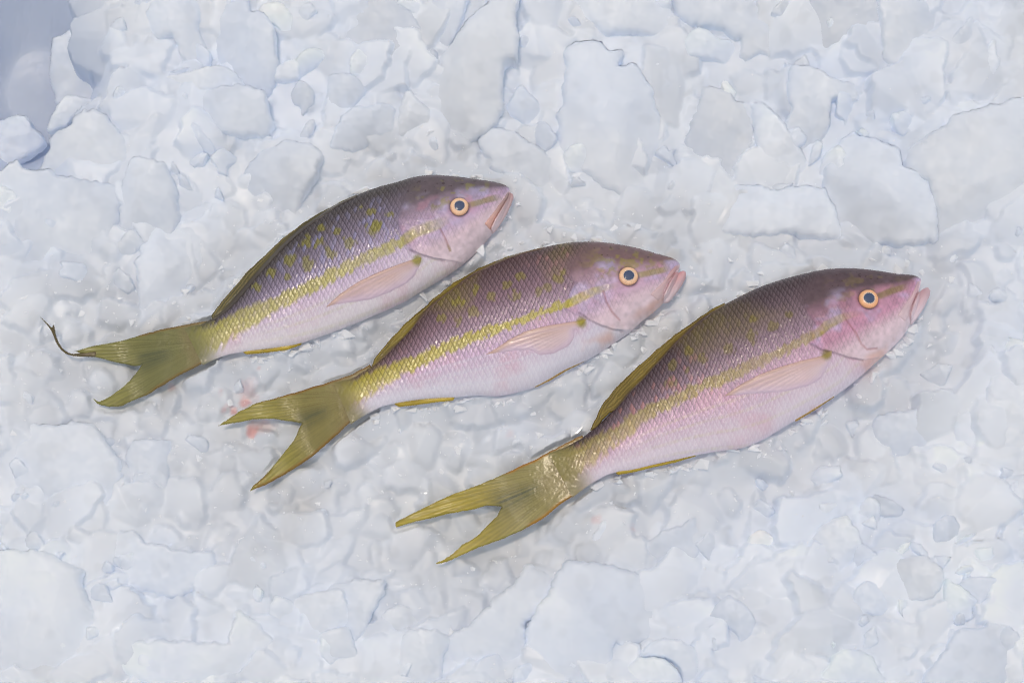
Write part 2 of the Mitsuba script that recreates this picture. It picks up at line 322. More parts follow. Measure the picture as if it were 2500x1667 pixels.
coarse = clear_near(X[::6, ::6], Y[::6, ::6])
from scipy.ndimage import zoom as _zoom, map_coordinates
jj, ii = np.meshgrid(np.arange(X.shape[1]) / 6, np.arange(X.shape[0]) / 6)
WET = map_coordinates(coarse, [ii, jj], order=1, mode='nearest')
SHADE = np.zeros(X.shape)
for k in range(2300):
    cx, cy = rng.uniform(gx[0], gx[-1]), rng.uniform(gy[0], gy[-1])
    i, j = int((cy - gy[0]) / STEP), int((cx - gx[0]) / STEP)
    wet = WET[min(i, X.shape[0] - 1), min(j, X.shape[1] - 1)]
    big = rng.uniform(0, 1)
    R = (0.0055 + 0.014 * big ** 1.6) * wet + (0.008 + 0.026 * big ** 2.2) * (1 - wet)
    w = int(1.7 * R / STEP) + 2
    i0, i1, j0, j1 = max(i - w, 0), min(i + w, X.shape[0]), max(j - w, 0), min(j + w, X.shape[1])
    x, y = X[i0:i1, j0:j1] - cx, Y[i0:i1, j0:j1] - cy
    th = rng.normal(math.pi / 2, 0.9)
    yl, xl = x * math.cos(th) + y * math.sin(th), -x * math.sin(th) + y * math.cos(th)
    d = np.full(x.shape, -1.0)
    for t in np.sort(rng.uniform(0, 2 * math.pi, int(rng.integers(4, 8)))):
        d = np.maximum(d, x * math.cos(t) + y * math.sin(t) - R * rng.uniform(0.5, 1.15))
    d = np.maximum(d, np.sqrt(x * x + y * y) - 1.35 * R) + R * (0.5 * fbm2(x + cx, y + cy, 1.2 / R, k % 50, 3) + 0.3 * fbm2(x + cx, y + cy, 4 / R, k % 40, 3))
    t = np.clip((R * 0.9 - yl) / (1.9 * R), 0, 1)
    crest = min(R * rng.uniform(0.2, 0.55), 0.013) * (1 - 0.5 * wet)
    top = base_height(np.array([cx]), np.array([cy]))[0] + rng.uniform(-0.005, 0.003) - 0.004 * (1 - wet) + crest * (1 - 1.1 * t ** 1.3) + rng.normal(0, 0.16) * xl
    for _ in range(3):                                              # broken faces
        a = rng.uniform(0, 2 * math.pi)
        top = top - rng.uniform(0.1, 0.6) * np.clip(x * math.cos(a) + y * math.sin(a) - R * rng.uniform(0.05, 0.5), 0, None)
    top = top - 0.0012 * np.clip(1 + d / 0.002, 0, 1) ** 2
    if np.hypot(cx - HOLLOW[0], (cy - HOLLOW[1]) * .62) < 0.072:
        continue
    win = Hf[i0:i1, j0:j1]
    put = (d < 0) & (top > win)
    win[put] = top[put]
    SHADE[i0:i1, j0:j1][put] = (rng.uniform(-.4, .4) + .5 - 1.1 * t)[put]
Hf = gaussian_filter(Hf, 0.6)
Hf = lerp(Hf[..., None], gaussian_filter(Hf, 1.2)[..., None], 0.5 * WET)[..., 0]
Hf += (0.0011 - 0.0006 * WET) * fbm2(X, Y, 90, 2, 3) + 0.0022 * fbm2(X, Y, 30, 6, 2) + 0.00016 * fbm2(X, Y, 420, 7, 2)
tails = shapely.contains_xy(TAILS, X, Y)
Hf = np.where(tails & (Hf > 0.007), 0.007 + 0.12 * (Hf - 0.007), Hf)
GRID = np.stack([X, Y], -1)
for F in FISH:
    on = shapely.contains_xy(F['foot'], X, Y)
    under = 2 * ZC - F['zat'](GRID[on]) - 0.0008
    Hf[on] = np.minimum(Hf[on], under)
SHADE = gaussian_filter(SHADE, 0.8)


def ice_color(x, y, wet, shade=0.0, seed=0):
    white, blue, grey = lin((238, 243, 250), 0.93), lin((229, 237, 250), 0.92), lin((227, 231, 238), 0.86)
    n = fbm2(x, y, 14, 20 + seed, 3)
    c = lerp(np.broadcast_to(white, np.shape(x) + (3,)), blue, sstep(-0.2, 0.25, n))
    g = np.clip(wet * (0.75 + 1.1 * fbm2(x, y, 40, 33 + seed, 3)), 0, 1)
    c = lerp(c, grey, g)
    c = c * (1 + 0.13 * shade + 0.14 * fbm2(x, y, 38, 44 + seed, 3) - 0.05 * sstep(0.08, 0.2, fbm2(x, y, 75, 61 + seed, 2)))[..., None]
    return np.clip(c, 0, 0.94)


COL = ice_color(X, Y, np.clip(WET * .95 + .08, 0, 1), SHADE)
hollow_shade = 1 - sstep(0.035, 0.1, np.hypot(X - HOLLOW[0], (Y - HOLLOW[1]) * .62) + 0.02 * fbm2(X, Y, 22, 4, 2))
COL = lerp(COL, lin((190, 200, 217), 1.0), .9 * hollow_shade)              # bluish shade of the corner hollow, painted into the ice colour
warm = sstep(0.1, 0.35, fbm2(X, Y, 18, 41, 3)) * WET                 # faint yellowish melt
COL = lerp(COL, lin((214, 208, 198), 0.74), 0.4 * warm)
for px, py, r, k in ((634, 904, 9, .7), (597, 984, 16, .8), (568, 1003, 14, .9), (613, 1052, 15, .9), (607, 948, 34, .3), (640, 1033, 28, .4), (548, 1000, 12, .5), (420, 945, 10, .35), (540, 955, 11, .3), (1456, 1268, 14, .35),
                     (1545, 1290, 14, .35), (1240, 1060, 16, .2)):
    p = at(px, py, 0.003)
    dd = np.hypot(X - p[0], Y - p[1]) / PX / r + 2.4 * fbm2(X, Y, 170, 51, 3)
    COL = lerp(COL, lin((226, 128, 112), 1.0), k * .6 * (1 - sstep(0.0, 1.2, dd)))
ny, nx = X.shape
idx = np.arange(nx * ny).reshape(ny, nx)
q = np.stack([idx[:-1, :-1], idx[:-1, 1:], idx[1:, 1:], idx[1:, :-1]], -1).reshape(-1, 4)
V = np.column_stack([X.ravel(), Y.ravel(), Hf.ravel()])
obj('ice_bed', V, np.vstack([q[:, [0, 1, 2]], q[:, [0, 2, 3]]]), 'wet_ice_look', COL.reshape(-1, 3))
labels['ice_bed'] = {'kind': 'structure', 'label': 'heaped bed of broken white and grey ice under the fish', 'category': 'ice'}
# the heap goes on beyond the frame
ox = np.concatenate([-np.geomspace(0.47, 2.0, 60)[::-1], np.linspace(-0.465, 0.465, 90), np.geomspace(0.47, 2.0, 60)])
OX, OY = np.meshgrid(ox, ox)
OZ = base_height(OX, OY) - 0.012 + 0.012 * fbm2(OX, OY, 30, 2, 3)
keep = lambda a, b: (np.abs(a) < 0.46) & (b > -0.315) & (b < 0.325)
OZ = np.where(keep(OX, OY), -0.2, OZ)
n = len(ox)
idx = np.arange(n * n).reshape(n, n)
q = np.stack([idx[:-1, :-1], idx[:-1, 1:], idx[1:, 1:], idx[1:, :-1]], -1).reshape(-1, 4)
obj('ice_heap', np.column_stack([OX.ravel(), OY.ravel(), OZ.ravel()]), np.vstack([q[:, [0, 1, 2]], q[:, [0, 2, 3]]]), 'heap_look', ice_color(OX, OY, 0 * OX, 0 * OX).reshape(-1, 3))
labels['ice_heap'] = {'kind': 'structure'}
TREE_Z = lambda P: Hf[np.clip(((P[..., 1] - gy[0]) / STEP).astype(int), 0, ny - 1), np.clip(((P[..., 0] - gx[0]) / STEP).astype(int), 0, nx - 1)]

# ------------------------------------------------------------------ single pieces of ice
GRP_BIG = 'large pieces of ice round the fish'


def ice_piece(kind, label, region, xy, height=0.018, tilt=(0, 0.1), bright=0.0, bump=1.0, rough=1.0, group=GRP_BIG, look='ice_look', lift=0.0):
    px = pts(region, *xy) if region else np.asarray(xy, float).reshape(-1, 2)
    c = px.mean(0)
    c0 = at(c[0], c[1], 0.02)
    zb = float(base_height(c0[:1], c0[1:2])[0])
    P = at(px[:, 0], px[:, 1], zb + height * 0.8)[:, :2]
    size = math.sqrt(Polygon(P).buffer(0).area)
    seed = int(abs(c[0] * 7 + c[1] * 13)) % 9973
    r = np.random.default_rng(seed)
    ring = roughen(P, min(0.0017, size / 16), min(0.0034, size * 0.055) * rough, r)
    Q, tri, d, nr = fill(ring, float(np.clip(size / 38, 0.0009, 0.0028)), r)
    m = Q.mean(0)
    rad = min(0.0038, size * 0.09)
    edge = np.sqrt(np.clip(1 - (1 - np.clip(d / rad, 0, 1)) ** 2, 0, 1))
    k = 1 / max(size, 0.01)
    lump = bump * size * (0.15 * fbm2(Q[:, 0], Q[:, 1], 2.4 * k, seed % 90, 2) + 0.085 * fbm2(Q[:, 0], Q[:, 1], 5.5 * k, seed % 80, 3)) + 0.0016 * fbm2(Q[:, 0], Q[:, 1], 75, seed % 70, 3)
    # the raised edge stands free, the other end sinks into the heap
    u = np.array([tilt[0] * 1.5 + 0.25 * r.normal(), max(tilt[1], 0.04) + 0.1])
    u /= np.linalg.norm(u)
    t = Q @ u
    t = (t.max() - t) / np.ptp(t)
    hgt = min(height * 1.15, 0.36 * size + 0.005)
    fac = np.zeros(len(Q))
    for _ in range(7):
        w = r.uniform(0, 2 * math.pi)
        fac = np.minimum(fac, -r.uniform(0.06, 0.32) * np.clip((Q - m) @ [math.cos(w), math.sin(w)] - r.uniform(0.05, 0.42) * size, 0, None))
    lat = (Q - m) @ [u[1], -u[0]]
    lat = np.abs(lat) / np.abs(lat).max()
    crumb = bump * 0.0032 * np.exp(-d / 0.006) * fbm2(Q[:, 0], Q[:, 1], 130, seed % 60, 3)
    top = zb + lift + hgt * (1 - 1.45 * t ** 1.6) * (1 - 0.75 * lat ** 2) + lump + fac + crumb + 0.0005 * fbm2(Q[:, 0], Q[:, 1], 240, 3, 2) - rad * 0.8 * (1 - edge)
    bot = np.minimum(zb + lift - 0.012, top - max(0.004, size * 0.14)) if lift == 0 else top - 0.2 * size
    v, f = solid(Q, tri, nr, top, bot)
    wet = np.clip(clear_near(v[:, 0], v[:, 1]) * 0.45 + 0.12, 0, 1)
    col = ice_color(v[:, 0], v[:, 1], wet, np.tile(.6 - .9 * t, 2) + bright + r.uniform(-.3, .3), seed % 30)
    key = number(kind)
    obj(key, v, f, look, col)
    labels[key] = {'label': label, 'category': 'ice'}
    if group:
        labels[key]['group'] = group
    return key


ICE = [
    # kind, label, region, outline, height, tilt, extra
    ('ice_lump', 'tall rounded ice lump beside the blue hollow in the top left corner', 'A', (300, 350, 330, 230, 440, 180, 500, 120, 600, 75, 680, 70, 700, 170, 720, 200, 690, 260, 760, 290, 780, 350, 740, 440, 690, 500, 650, 560, 590, 640, 490, 590, 400, 650, 350, 660, 320, 600, 285, 480, 280, 400), .034, (.1, .2)),
    ('ice_shard', 'long white ice shard with a blunt left point, top left', 'A', (905, 520, 950, 495, 1040, 470, 1100, 440, 1250, 440, 1400, 420, 1510, 405, 1560, 430, 1640, 520, 1560, 560, 1400, 560, 1200, 570, 1050, 570, 930, 560), .034, (0, .22)),
    ('ice_chunk', 'broad white ice slab cut by the top edge, right of the long shard', 'A', (1350, -60, 1640, -60, 1690, 40, 1780, 60, 1840, 160, 1860, 260, 1860, 400, 1830, 500, 1790, 580, 1660, 540, 1560, 470, 1500, 410, 1410, 390, 1380, 300, 1320, 140), .028, (.1, .05)),
    ('ice_block', 'pale blue ice block at the top edge above the long shard', 'A', (970, 50, 1100, -50, 1340, -60, 1330, 150, 1380, 310, 1400, 400, 1280, 420, 1200, 330, 1150, 200, 1060, 230, 990, 180), .018, (.05, .1)),
    ('ice_chip', 'small bright oblong ice chip on the slabs at the top, left of centre', 'A', (1930, 410, 2000, 340, 2080, 280, 2180, 255, 2190, 310, 2130, 370, 2050, 420, 1985, 460), .03, (-.1, .15), dict(bright=.8)),
    ('ice_ridge', 'jagged ice ridge at the left edge below the blue hollow', 'A', (-60, 800, 80, 765, 160, 765, 200, 800, 210, 860, 280, 890, 290, 940, 150, 1040, -60, 1200), .012, (0, .3)),
    ('ice_ridge', 'wide ice ridge with a stepped upper edge, left of the long shard', 'A', (290, 860, 350, 850, 430, 840, 500, 770, 560, 720, 640, 725, 740, 770, 800, 900, 860, 1000, 860, 1060, 800, 1200, 790, 1280, 740, 1210, 650, 1190, 540, 1180, 420, 1190, 300, 1150, 220, 1180, 150, 1120, 220, 1060, 290, 940), .028, (0, .22)),
    ('ice_chunk', 'smooth ice slab with a notched left corner, above the uppermost tail', 'A', (880, 1050, 1000, 1080, 1120, 1100, 1180, 1220, 1200, 1400, 1130, 1600, 760, 1600, 790, 1290, 830, 1150), .022, (-.05, .12)),
    ('ice_lump', 'lumpy ice piece just under the long white shard', 'A', (1090, 620, 1200, 580, 1400, 575, 1640, 560, 1780, 610, 1790, 700, 1830, 800, 1800, 880, 1600, 900, 1480, 860, 1420, 810, 1250, 800, 1120, 760, 1110, 700), .023, (0, .12)),
    ('ice_chunk', 'pale ice slab with a ragged right edge behind the back of the uppermost fish', 'A', (2010, 950, 2100, 940, 2200, 1050, 2150, 1110, 2120, 1180, 2060, 1290, 2010, 1380, 1980, 1500, 1850, 1520, 1780, 1400, 1600, 1350, 1600, 1150, 1750, 1000, 1900, 920), .019, (.03, .1)),
    ('ice_block', 'faceted grey ice block at the lower end of the blue hollow', 'A', (310, 830, 390, 700, 440, 640, 520, 640, 640, 660, 750, 730, 640, 725, 560, 720, 500, 770, 440, 840, 300, 860), .012, (.1, .2)),
    ('ice_nugget', 'white knobbly ice at the top edge between two slabs', 'A', (1690, 10, 1760, -40, 1900, -40, 1960, 40, 2000, 70, 1960, 150, 1920, 180, 1850, 100, 1780, 90), .034, (0, .2), dict(bright=.7)),
    ('ice_chunk', 'large smooth snow-white slab at the left edge above the curled tail tip', 'A', (-60, 1180, 120, 1100, 220, 1180, 300, 1150, 420, 1190, 540, 1180, 740, 1210, 780, 1290, 750, 1700, 400, 1850, -60, 1800), .02, (-.03, .1)),
    ('ice_chunk', 'tall upright ice slab with a stepped left edge, top centre', 'B', (1000, 30, 1100, -50, 1300, -50, 1260, 130, 1290, 230, 1300, 320, 1270, 400, 1200, 400, 1180, 560, 1190, 650, 1140, 750, 1060, 850, 900, 920, 720, 960, 690, 800, 610, 740, 620, 630, 700, 530, 740, 420, 760, 320, 830, 230, 900, 160, 920, 100), .032, (-.08, .12)),
    ('ice_shard', 'small pointed ice shard at the left foot of the tall upright slab', 'B', (460, 800, 480, 680, 520, 570, 560, 570, 610, 640, 690, 680, 690, 800, 620, 850, 470, 860), .026, (0, .2)),
    ('ice_chunk', 'blue-grey flat ice slab at the top edge, left of the tall upright slab', 'B', (-20, 100, 150, 60, 300, -60, 580, -60, 620, 120, 690, 240, 720, 330, 740, 400, 720, 480, 600, 490, 480, 500, 400, 540, 380, 460, 300, 480, 170, 450, 80, 350, 0, 370), .012, (0, .05), dict(bright=-.9)),
    ('ice_chunk', 'narrow ice slab wedged against the tall upright slab at the top edge', 'B', (600, -50, 960, -50, 900, 120, 860, 200, 770, 310, 700, 280, 660, 200, 610, 100), .021, (-.1, 0)),
    ('ice_lump', 'low ice lump left of the dark gap behind the uppermost fish', 'B', (-10, 470, 170, 480, 260, 560, 180, 690, 110, 790, 60, 700, -20, 720), .02, (0, .15)),
    ('ice_chunk', 'biggest pale ice slab, with a wavy left edge, above the middle fish', 'B', (1600, 330, 1700, 290, 1860, 270, 1900, 330, 2000, 320, 2010, 380, 1960, 440, 2060, 400, 2130, 470, 2210, 560, 2220, 680, 2280, 780, 2352, 830, 2352, 1400, 2130, 1350, 1900, 1220, 1700, 1120, 1600, 1080, 1510, 1000, 1540, 900, 1570, 800, 1530, 760, 1580, 690, 1590, 600, 1610, 450), .026, (-.04, .09)),
    ('ice_lump', 'rounded white ice lump lying on the lower left of the biggest slab', 'B', (1600, 1000, 1650, 950, 1720, 940, 1820, 960, 1840, 1010, 1830, 1090, 1740, 1120, 1620, 1110, 1590, 1060), .027, (0, .15), dict(bright=.5)),
    ('ice_chunk', 'wide ice slab along the top edge, right of the tall upright slab', 'B', (1650, -60, 2352, -60, 2352, 280, 2240, 200, 2100, 180, 1900, 170, 1760, 80, 1700, 60), .024, (0, .1)),
    ('ice_lump', 'small peaked ice lump right of the tall upright slab', 'B', (1200, 690, 1260, 590, 1310, 540, 1370, 590, 1430, 640, 1450, 740, 1370, 800, 1340, 800, 1280, 750, 1210, 720), .023, (0, .25)),
    ('ice_chunk', 'flat ice slab pointing at the nose of the uppermost fish', 'B', (1030, 920, 1100, 840, 1250, 870, 1400, 960, 1500, 1030, 1600, 1090, 1720, 1140, 1500, 1290, 1340, 1280, 1230, 1240, 1230, 1180, 1080, 1130, 1110, 1070, 1050, 1010), .015, (0, .12)),
    ('ice_lump', 'broad low ice lump behind the shoulder of the uppermost fish', 'B', (110, 800, 180, 710, 300, 690, 420, 670, 470, 700, 460, 820, 500, 900, 330, 920, 150, 1000, -10, 980, 60, 850), .016, (0, .12)),
    ('ice_chip', 'tiny white oval ice chip above the nose of the uppermost fish', 'B', (1195, 1012, 1230, 983, 1272, 1000, 1262, 1036, 1220, 1042), .022, (0, .1), dict(bright=.9)),
    ('ice_lump', 'bright double ice lump near the top edge, right of centre', 'C', (65, 240, 90, 180, 160, 145, 230, 155, 310, 195, 370, 180, 440, 230, 430, 310, 380, 370, 330, 330, 250, 320, 180, 330, 90, 310), .033, (0, .15), dict(bright=.6)),
    ('ice_chip', 'small hooked white ice chip standing alone, right of centre near the top', 'C', (320, 520, 340, 485, 375, 500, 385, 540, 430, 570, 410, 610, 450, 630, 430, 670, 380, 650, 350, 630, 330, 570), .027, (0, .15), dict(bright=.9)),
    ('ice_shard', 'long pointed ice slab leaning up to the left, top right', 'C', (495, 650, 540, 645, 640, 700, 700, 770, 770, 860, 870, 990, 930, 1050, 960, 1180, 860, 1260, 640, 1240, 600, 1160, 610, 1070, 580, 960, 550, 860, 540, 760), .026, (-.18, .12)),
    ('ice_chunk', 'bone-shaped ice piece with a knobbed right arm, top right', 'C', (790, 400, 880, 410, 960, 440, 1050, 490, 1150, 540, 1220, 510, 1270, 525, 1260, 640, 1210, 650, 1140, 610, 1070, 660, 1050, 740, 1050, 830, 1020, 900, 950, 980, 880, 1000, 800, 880, 740, 800, 800, 700, 765, 620, 760, 530), .027, (0, .12)),
    ('ice_chunk', 'large domed ice slab below the bone-shaped piece, top right', 'C', (1010, 1110, 1050, 1010, 1110, 950, 1180, 880, 1230, 835, 1330, 900, 1430, 940, 1530, 980, 1550, 1100, 1720, 1190, 1780, 1330, 1800, 1600, 1200, 1600, 1080, 1400, 1020, 1250), .026, (-.05, .13)),
    ('ice_chunk', 'huge smooth ice slab at the right edge, upper half', 'C', (1560, 970, 1700, 880, 1830, 820, 1880, 760, 1960, 770, 2100, 700, 2420, 600, 2420, 1600, 1810, 1600, 1780, 1330, 1720, 1190, 1550, 1100), .026, (0, .1)),
    ('ice_chunk', 'blue-white ice slab at the top edge, far right', 'C', (1370, -60, 1900, -60, 1860, 60, 1850, 110, 1760, 200, 1720, 260, 1650, 330, 1600, 370, 1490, 370, 1430, 340, 1430, 270, 1390, 120), .028, (-.1, .05)),
    ('ice_shard', 'triangular ice shard pointing up near the top right corner', 'C', (1870, 300, 1880, 220, 1950, 150, 2020, 70, 2050, 220, 2130, 350, 2000, 400, 1800, 420, 1780, 380), .026, (0, .2)),
    ('ice_chunk', 'grey hollowed ice face with a long pit at the top edge, right', 'C', (780, -60, 1370, -60, 1400, 150, 1430, 260, 1420, 360, 1360, 400, 1200, 410, 1020, 420, 980, 330, 870, 210, 790, 130), .012, (0, .05), dict(bright=-.8)),
    ('ice_chunk', 'wide pale ice slab under the bright double lump', 'C', (480, 360, 600, 300, 700, 380, 850, 370, 900, 330, 860, 210, 780, 130, 760, -60, -60, -60, 40, 100, 130, 130, 310, 180, 450, 220, 440, 330), .022, (0, .1)),
    ('ice_chunk', 'low ice slab with a straight upper edge, above the lowest fish', 'C', (110, 1200, 230, 1175, 370, 1210, 420, 1230, 560, 1230, 740, 1260, 860, 1260, 1010, 1250, 1080, 1400, 1150, 1600, 300, 1560, 0, 1500, 0, 1350, 100, 1280), .018, (0, .1)),
    ('ice_chunk', 'grey ice face with an oval pit, left of the long leaning slab', 'C', (130, 700, 180, 560, 320, 600, 450, 700, 540, 800, 560, 900, 600, 1070, 590, 1150, 520, 1210, 400, 1220, 230, 1170, 110, 1180, 60, 1040, 40, 1000), .01, (0, .05), dict(bright=-.8)),
    ('ice_chunk', 'white ice slab with a beaked left end and a peak, bottom edge left of centre', 'D', (640, 1390, 700, 1300, 820, 1310, 950, 1305, 1080, 1320, 1250, 1310, 1400, 1310, 1440, 1180, 1460, 1100, 1530, 1130, 1600, 1180, 1640, 1260, 1665, 1290, 1640, 1360, 1610, 1450, 1580, 1620, 1000, 1620, 740, 1470), .03, (.02, .16), dict(bright=.4)),
    ('ice_chunk', 'large smooth ice slab filling the bottom left corner', 'D', (-60, 735, 140, 750, 220, 735, 400, 800, 490, 840, 500, 950, 570, 1100, 600, 1300, 570, 1450, 640, 1640, -60, 1640), .027, (-.03, .1)),
    ('ice_lump', 'ice lump with a toothed left edge, right of the dark gap, bottom left of centre', 'D', (1740, 1060, 1850, 1000, 2000, 990, 2130, 980, 2200, 1200, 1980, 1260, 1870, 1290, 1800, 1250, 1760, 1180), .017, (-.15, .1)),
    ('ice_lump', 'round ice lump at the bottom between two big slabs, left of centre', 'D', (1970, 1260, 2160, 1200, 2220, 1420, 2020, 1400, 1990, 1340), .015, (-.1, .1)),
    ('ice_chunk', 'smooth ice slab at the left edge, lower half, below the curled tail tip', 'D', (-60, -60, 560, -40, 700, 100, 750, 200, 760, 350, 700, 420, 600, 520, 400, 560, 200, 520, 150, 450, -60, 380), .017, (-.04, .08)),
    ('ice_chunk', 'narrow ice slab left of the forked tail of the middle fish', 'D', (820, 60, 1060, 40, 1040, 250, 1000, 420, 870, 460, 780, 380, 770, 150), .010, (-.05, .05)),
    ('ice_lump', 'wide shallow ice lump above the beaked slab, lower left', 'D', (560, 620, 700, 600, 850, 610, 880, 700, 1000, 720, 1150, 740, 1320, 730, 1340, 900, 1200, 950, 1100, 1050, 900, 1000, 750, 1050, 600, 900), .017, (-.03, .08)),
    ('ice_chunk', 'great smooth ice slab at the bottom edge below the tail of the lowest fish', 'E', (650, 1080, 690, 980, 820, 890, 920, 800, 990, 700, 1090, 620, 1160, 540, 1190, 470, 1230, 480, 1300, 510, 1420, 500, 1390, 620, 1350, 680, 1280, 800, 1200, 880, 1250, 1340, 640, 1340), .024, (.04, .13)),
    ('ice_chunk', 'broad domed ice slab right of the great smooth slab, bottom centre', 'E', (1350, 660, 1410, 560, 1460, 470, 1600, 460, 1750, 470, 1900, 500, 2000, 560, 2120, 570, 2200, 640, 2240, 700, 2352, 720, 2352, 920, 2200, 950, 2050, 960, 1900, 1020, 1800, 1000, 1720, 1340, 1230, 1340, 1200, 900), .027, (0, .1)),
    ('ice_lump', 'pale half-round ice slab at the bottom edge, right of centre', 'E', (1740, 1340, 1850, 1210, 1960, 1110, 2050, 1105, 2150, 1110, 2200, 1150, 2260, 1200, 2300, 1340), .034, (0, .16), dict(bright=.5)),
    ('ice_lump', 'arched rim of ice behind the half-round slab at the bottom edge', 'E', (1970, 1090, 2040, 1010, 2130, 975, 2230, 990, 2352, 1040, 2400, 1340, 2300, 1340, 2250, 1180, 2190, 1120, 2080, 1100), .022, (0, .2)),
    ('ice_nugget', 'gnarled bright white ice knob beside an orange stain under the lowest fish', 'E', (1640, 360, 1660, 280, 1700, 230, 1710, 190, 1750, 180, 1780, 210, 1750, 260, 1740, 310, 1720, 380, 1700, 430, 1620, 420, 1570, 370), .022, (0, .2), dict(bright=.9, rough=2)),
    ('ice_shard', 'ice slab with a slanting right edge left of the grey hollow, bottom centre', 'E', (-160, 620, 150, 590, 270, 580, 230, 680, 170, 780, 130, 900, 60, 1000, -100, 1080, -200, 900), .019, (.1, .08)),
    ('ice_chunk', 'smooth arched ice slab at the bottom edge, just left of the great slab', 'E', (360, 960, 480, 930, 600, 925, 690, 980, 640, 1100, 620, 1340, 300, 1340, 340, 1100), .019, (0, .13)),
    ('ice_lump', 'small rounded ice lump in the grey hollow below the tails', 'E', (200, 830, 330, 760, 430, 780, 480, 850, 440, 920, 330, 940, 230, 900), .008, (0, .1)),
    ('ice_chunk', 'flat ice slab with a wavy top edge below the belly of the lowest fish', 'E', (1830, 300, 1950, 290, 2060, 310, 2120, 250, 2250, 240, 2352, 150, 2400, 300, 2352, 480, 2200, 500, 2100, 470, 2050, 540, 1900, 480, 1780, 460, 1840, 400), .015, (0, .13)),
    ('ice_chunk', 'pale blocky ice slab with a notched left side at the bottom edge, far right', 'F', (940, 1640, 1000, 1490, 1050, 1440, 1080, 1350, 1150, 1325, 1240, 1325, 1300, 1345, 1360, 1360, 1390, 1430, 1470, 1520, 1460, 1640), .036, (0, .14), dict(bright=.6)),
    ('ice_lump', 'big knobbly ice lump, lower right, left of the round one with a bright chip', 'F', (890, 580, 970, 530, 990, 480, 1060, 450, 1160, 430, 1200, 480, 1270, 560, 1300, 640, 1220, 720, 1170, 800, 1140, 870, 1020, 890, 930, 860, 890, 760, 900, 660), .026, (0, .1), dict(bump=2)),
    ('ice_lump', 'small upright ice lump with a pointed top, above the big knobbly lump', 'F', (1240, 430, 1270, 340, 1310, 300, 1380, 330, 1410, 400, 1390, 480, 1320, 490, 1260, 460), .019, (0, .15)),
    ('ice_lump', 'round ice lump under a bright white crescent chip, lower right', 'F', (1465, 750, 1520, 710, 1600, 690, 1720, 690, 1780, 750, 1830, 800, 1820, 900, 1780, 980, 1680, 980, 1580, 970, 1540, 900, 1480, 840), .026, (0, .1), dict(bump=1.5)),
    ('ice_chip', 'bright white crescent ice chip on top of a round lump, lower right', 'F', (1515, 650, 1560, 600, 1612, 600, 1590, 640, 1550, 690), .027, (0, .1), dict(bright=1)),
    ('ice_chip', 'curved ice rim right of the crescent chip', 'F', (1600, 600, 1680, 615, 1735, 680, 1745, 740, 1690, 700, 1620, 650), .022, (0, .15)),
    ('ice_chip', 'small bright oblong ice chip, upper of two near the right edge', 'F', (2015, 450, 2060, 420, 2100, 405, 2095, 440, 2040, 475), .023, (0, .1), dict(bright=1)),
    ('ice_chip', 'thin bright ice sliver below the oblong chip near the right edge', 'F', (1890, 615, 1950, 570, 2020, 545, 2060, 530, 2030, 575, 1960, 602), .023, (0, .1), dict(bright=1)),
    ('ice_chip', 'white forked ice chip near the right edge, under the thin sliver', 'F', (2015, 660, 2060, 640, 2130, 640, 2175, 615, 2160, 670, 2240, 680, 2220, 720, 2170, 720, 2160, 780, 2100, 740, 2060, 700), .025, (0, .12), dict(bright=.8)),
    ('ice_chip', 'low white ice wedge below the forked chip, lower right', 'F', (1915, 800, 1950, 765, 2010, 750, 2080, 790, 2030, 800, 1970, 825), .026, (0, .15), dict(bright=.9)),
    ('ice_lump', 'dimpled round ice lump below the big knobbly one, lower right', 'F', (1200, 1080, 1190, 1000, 1230, 910, 1290, 870, 1380, 880, 1430, 880, 1520, 920, 1560, 1000, 1500, 1080, 1400, 1090, 1270, 1090), .02, (0, .12), dict(bump=1.6)),
    ('ice_chip', 'small bright upright ice chip left of the dimpled lump', 'F', (832, 1032, 860, 980, 907, 958, 892, 1012, 870, 1042), .023, (0, .1), dict(bright=1)),
    ('ice_chip', 'white tooth-shaped ice chip under the round lump, lower right', 'F', (1520, 980, 1590, 990, 1580, 1030, 1550, 1050, 1570, 1110, 1530, 1060), .024, (0, .1), dict(bright=.7)),
    ('ice_chunk', 'angular ice slab near the right edge below the white wedge', 'F', (1830, 970, 1900, 900, 2000, 830, 2130, 850, 2220, 860, 2200, 920, 2100, 1000, 2060, 1080, 1950, 1080, 1900, 1020), .021, (0, .12)),
    ('ice_nugget', 'creamy bright ice knob with a drip, below the belly of the lowest fish', 'F', (480, 640, 500, 560, 560, 520, 640, 530, 700, 590, 690, 640, 570, 660, 520, 690, 500, 740, 490, 690), .021, (-.1, .1), dict(bright=.8)),
    ('ice_chip', 'small white ice flake below the upright chip, lower right', 'F', (865, 1130, 920, 1128, 957, 1165, 900, 1217), .022, (0, .1), dict(bright=.8)),
    ('ice_lump', 'clear cracked ice lump in the dark gap, bottom right of centre', 'F', (205, 1140, 240, 1070, 300, 1000, 360, 960, 480, 1040, 550, 1160, 500, 1260, 440, 1330, 420, 1230, 340, 1170, 330, 1300, 250, 1230), .014, (0, .1), dict(bump=1.8)),
    ('ice_chip', 'tiny white ice chip just above the blocky slab at the bottom edge', 'F', (1078, 1268, 1117, 1295, 1085, 1322, 1068, 1290), .025, (0, .1), dict(bright=.9)),
    ('ice_lump', 'white ice lump cut by the right edge, lower half', 'F', (2310, 750, 2420, 700, 2420, 980, 2310, 930), .024, (0, .1)),
    ('ice_chunk', 'wide low ice slab in the bottom right corner', 'F', (1830, 1290, 1900, 1200, 2050, 1180, 2130, 1120, 2230, 1110, 2420, 1100, 2420, 1640, 1650, 1640, 1700, 1480), .02, (0, .1)),
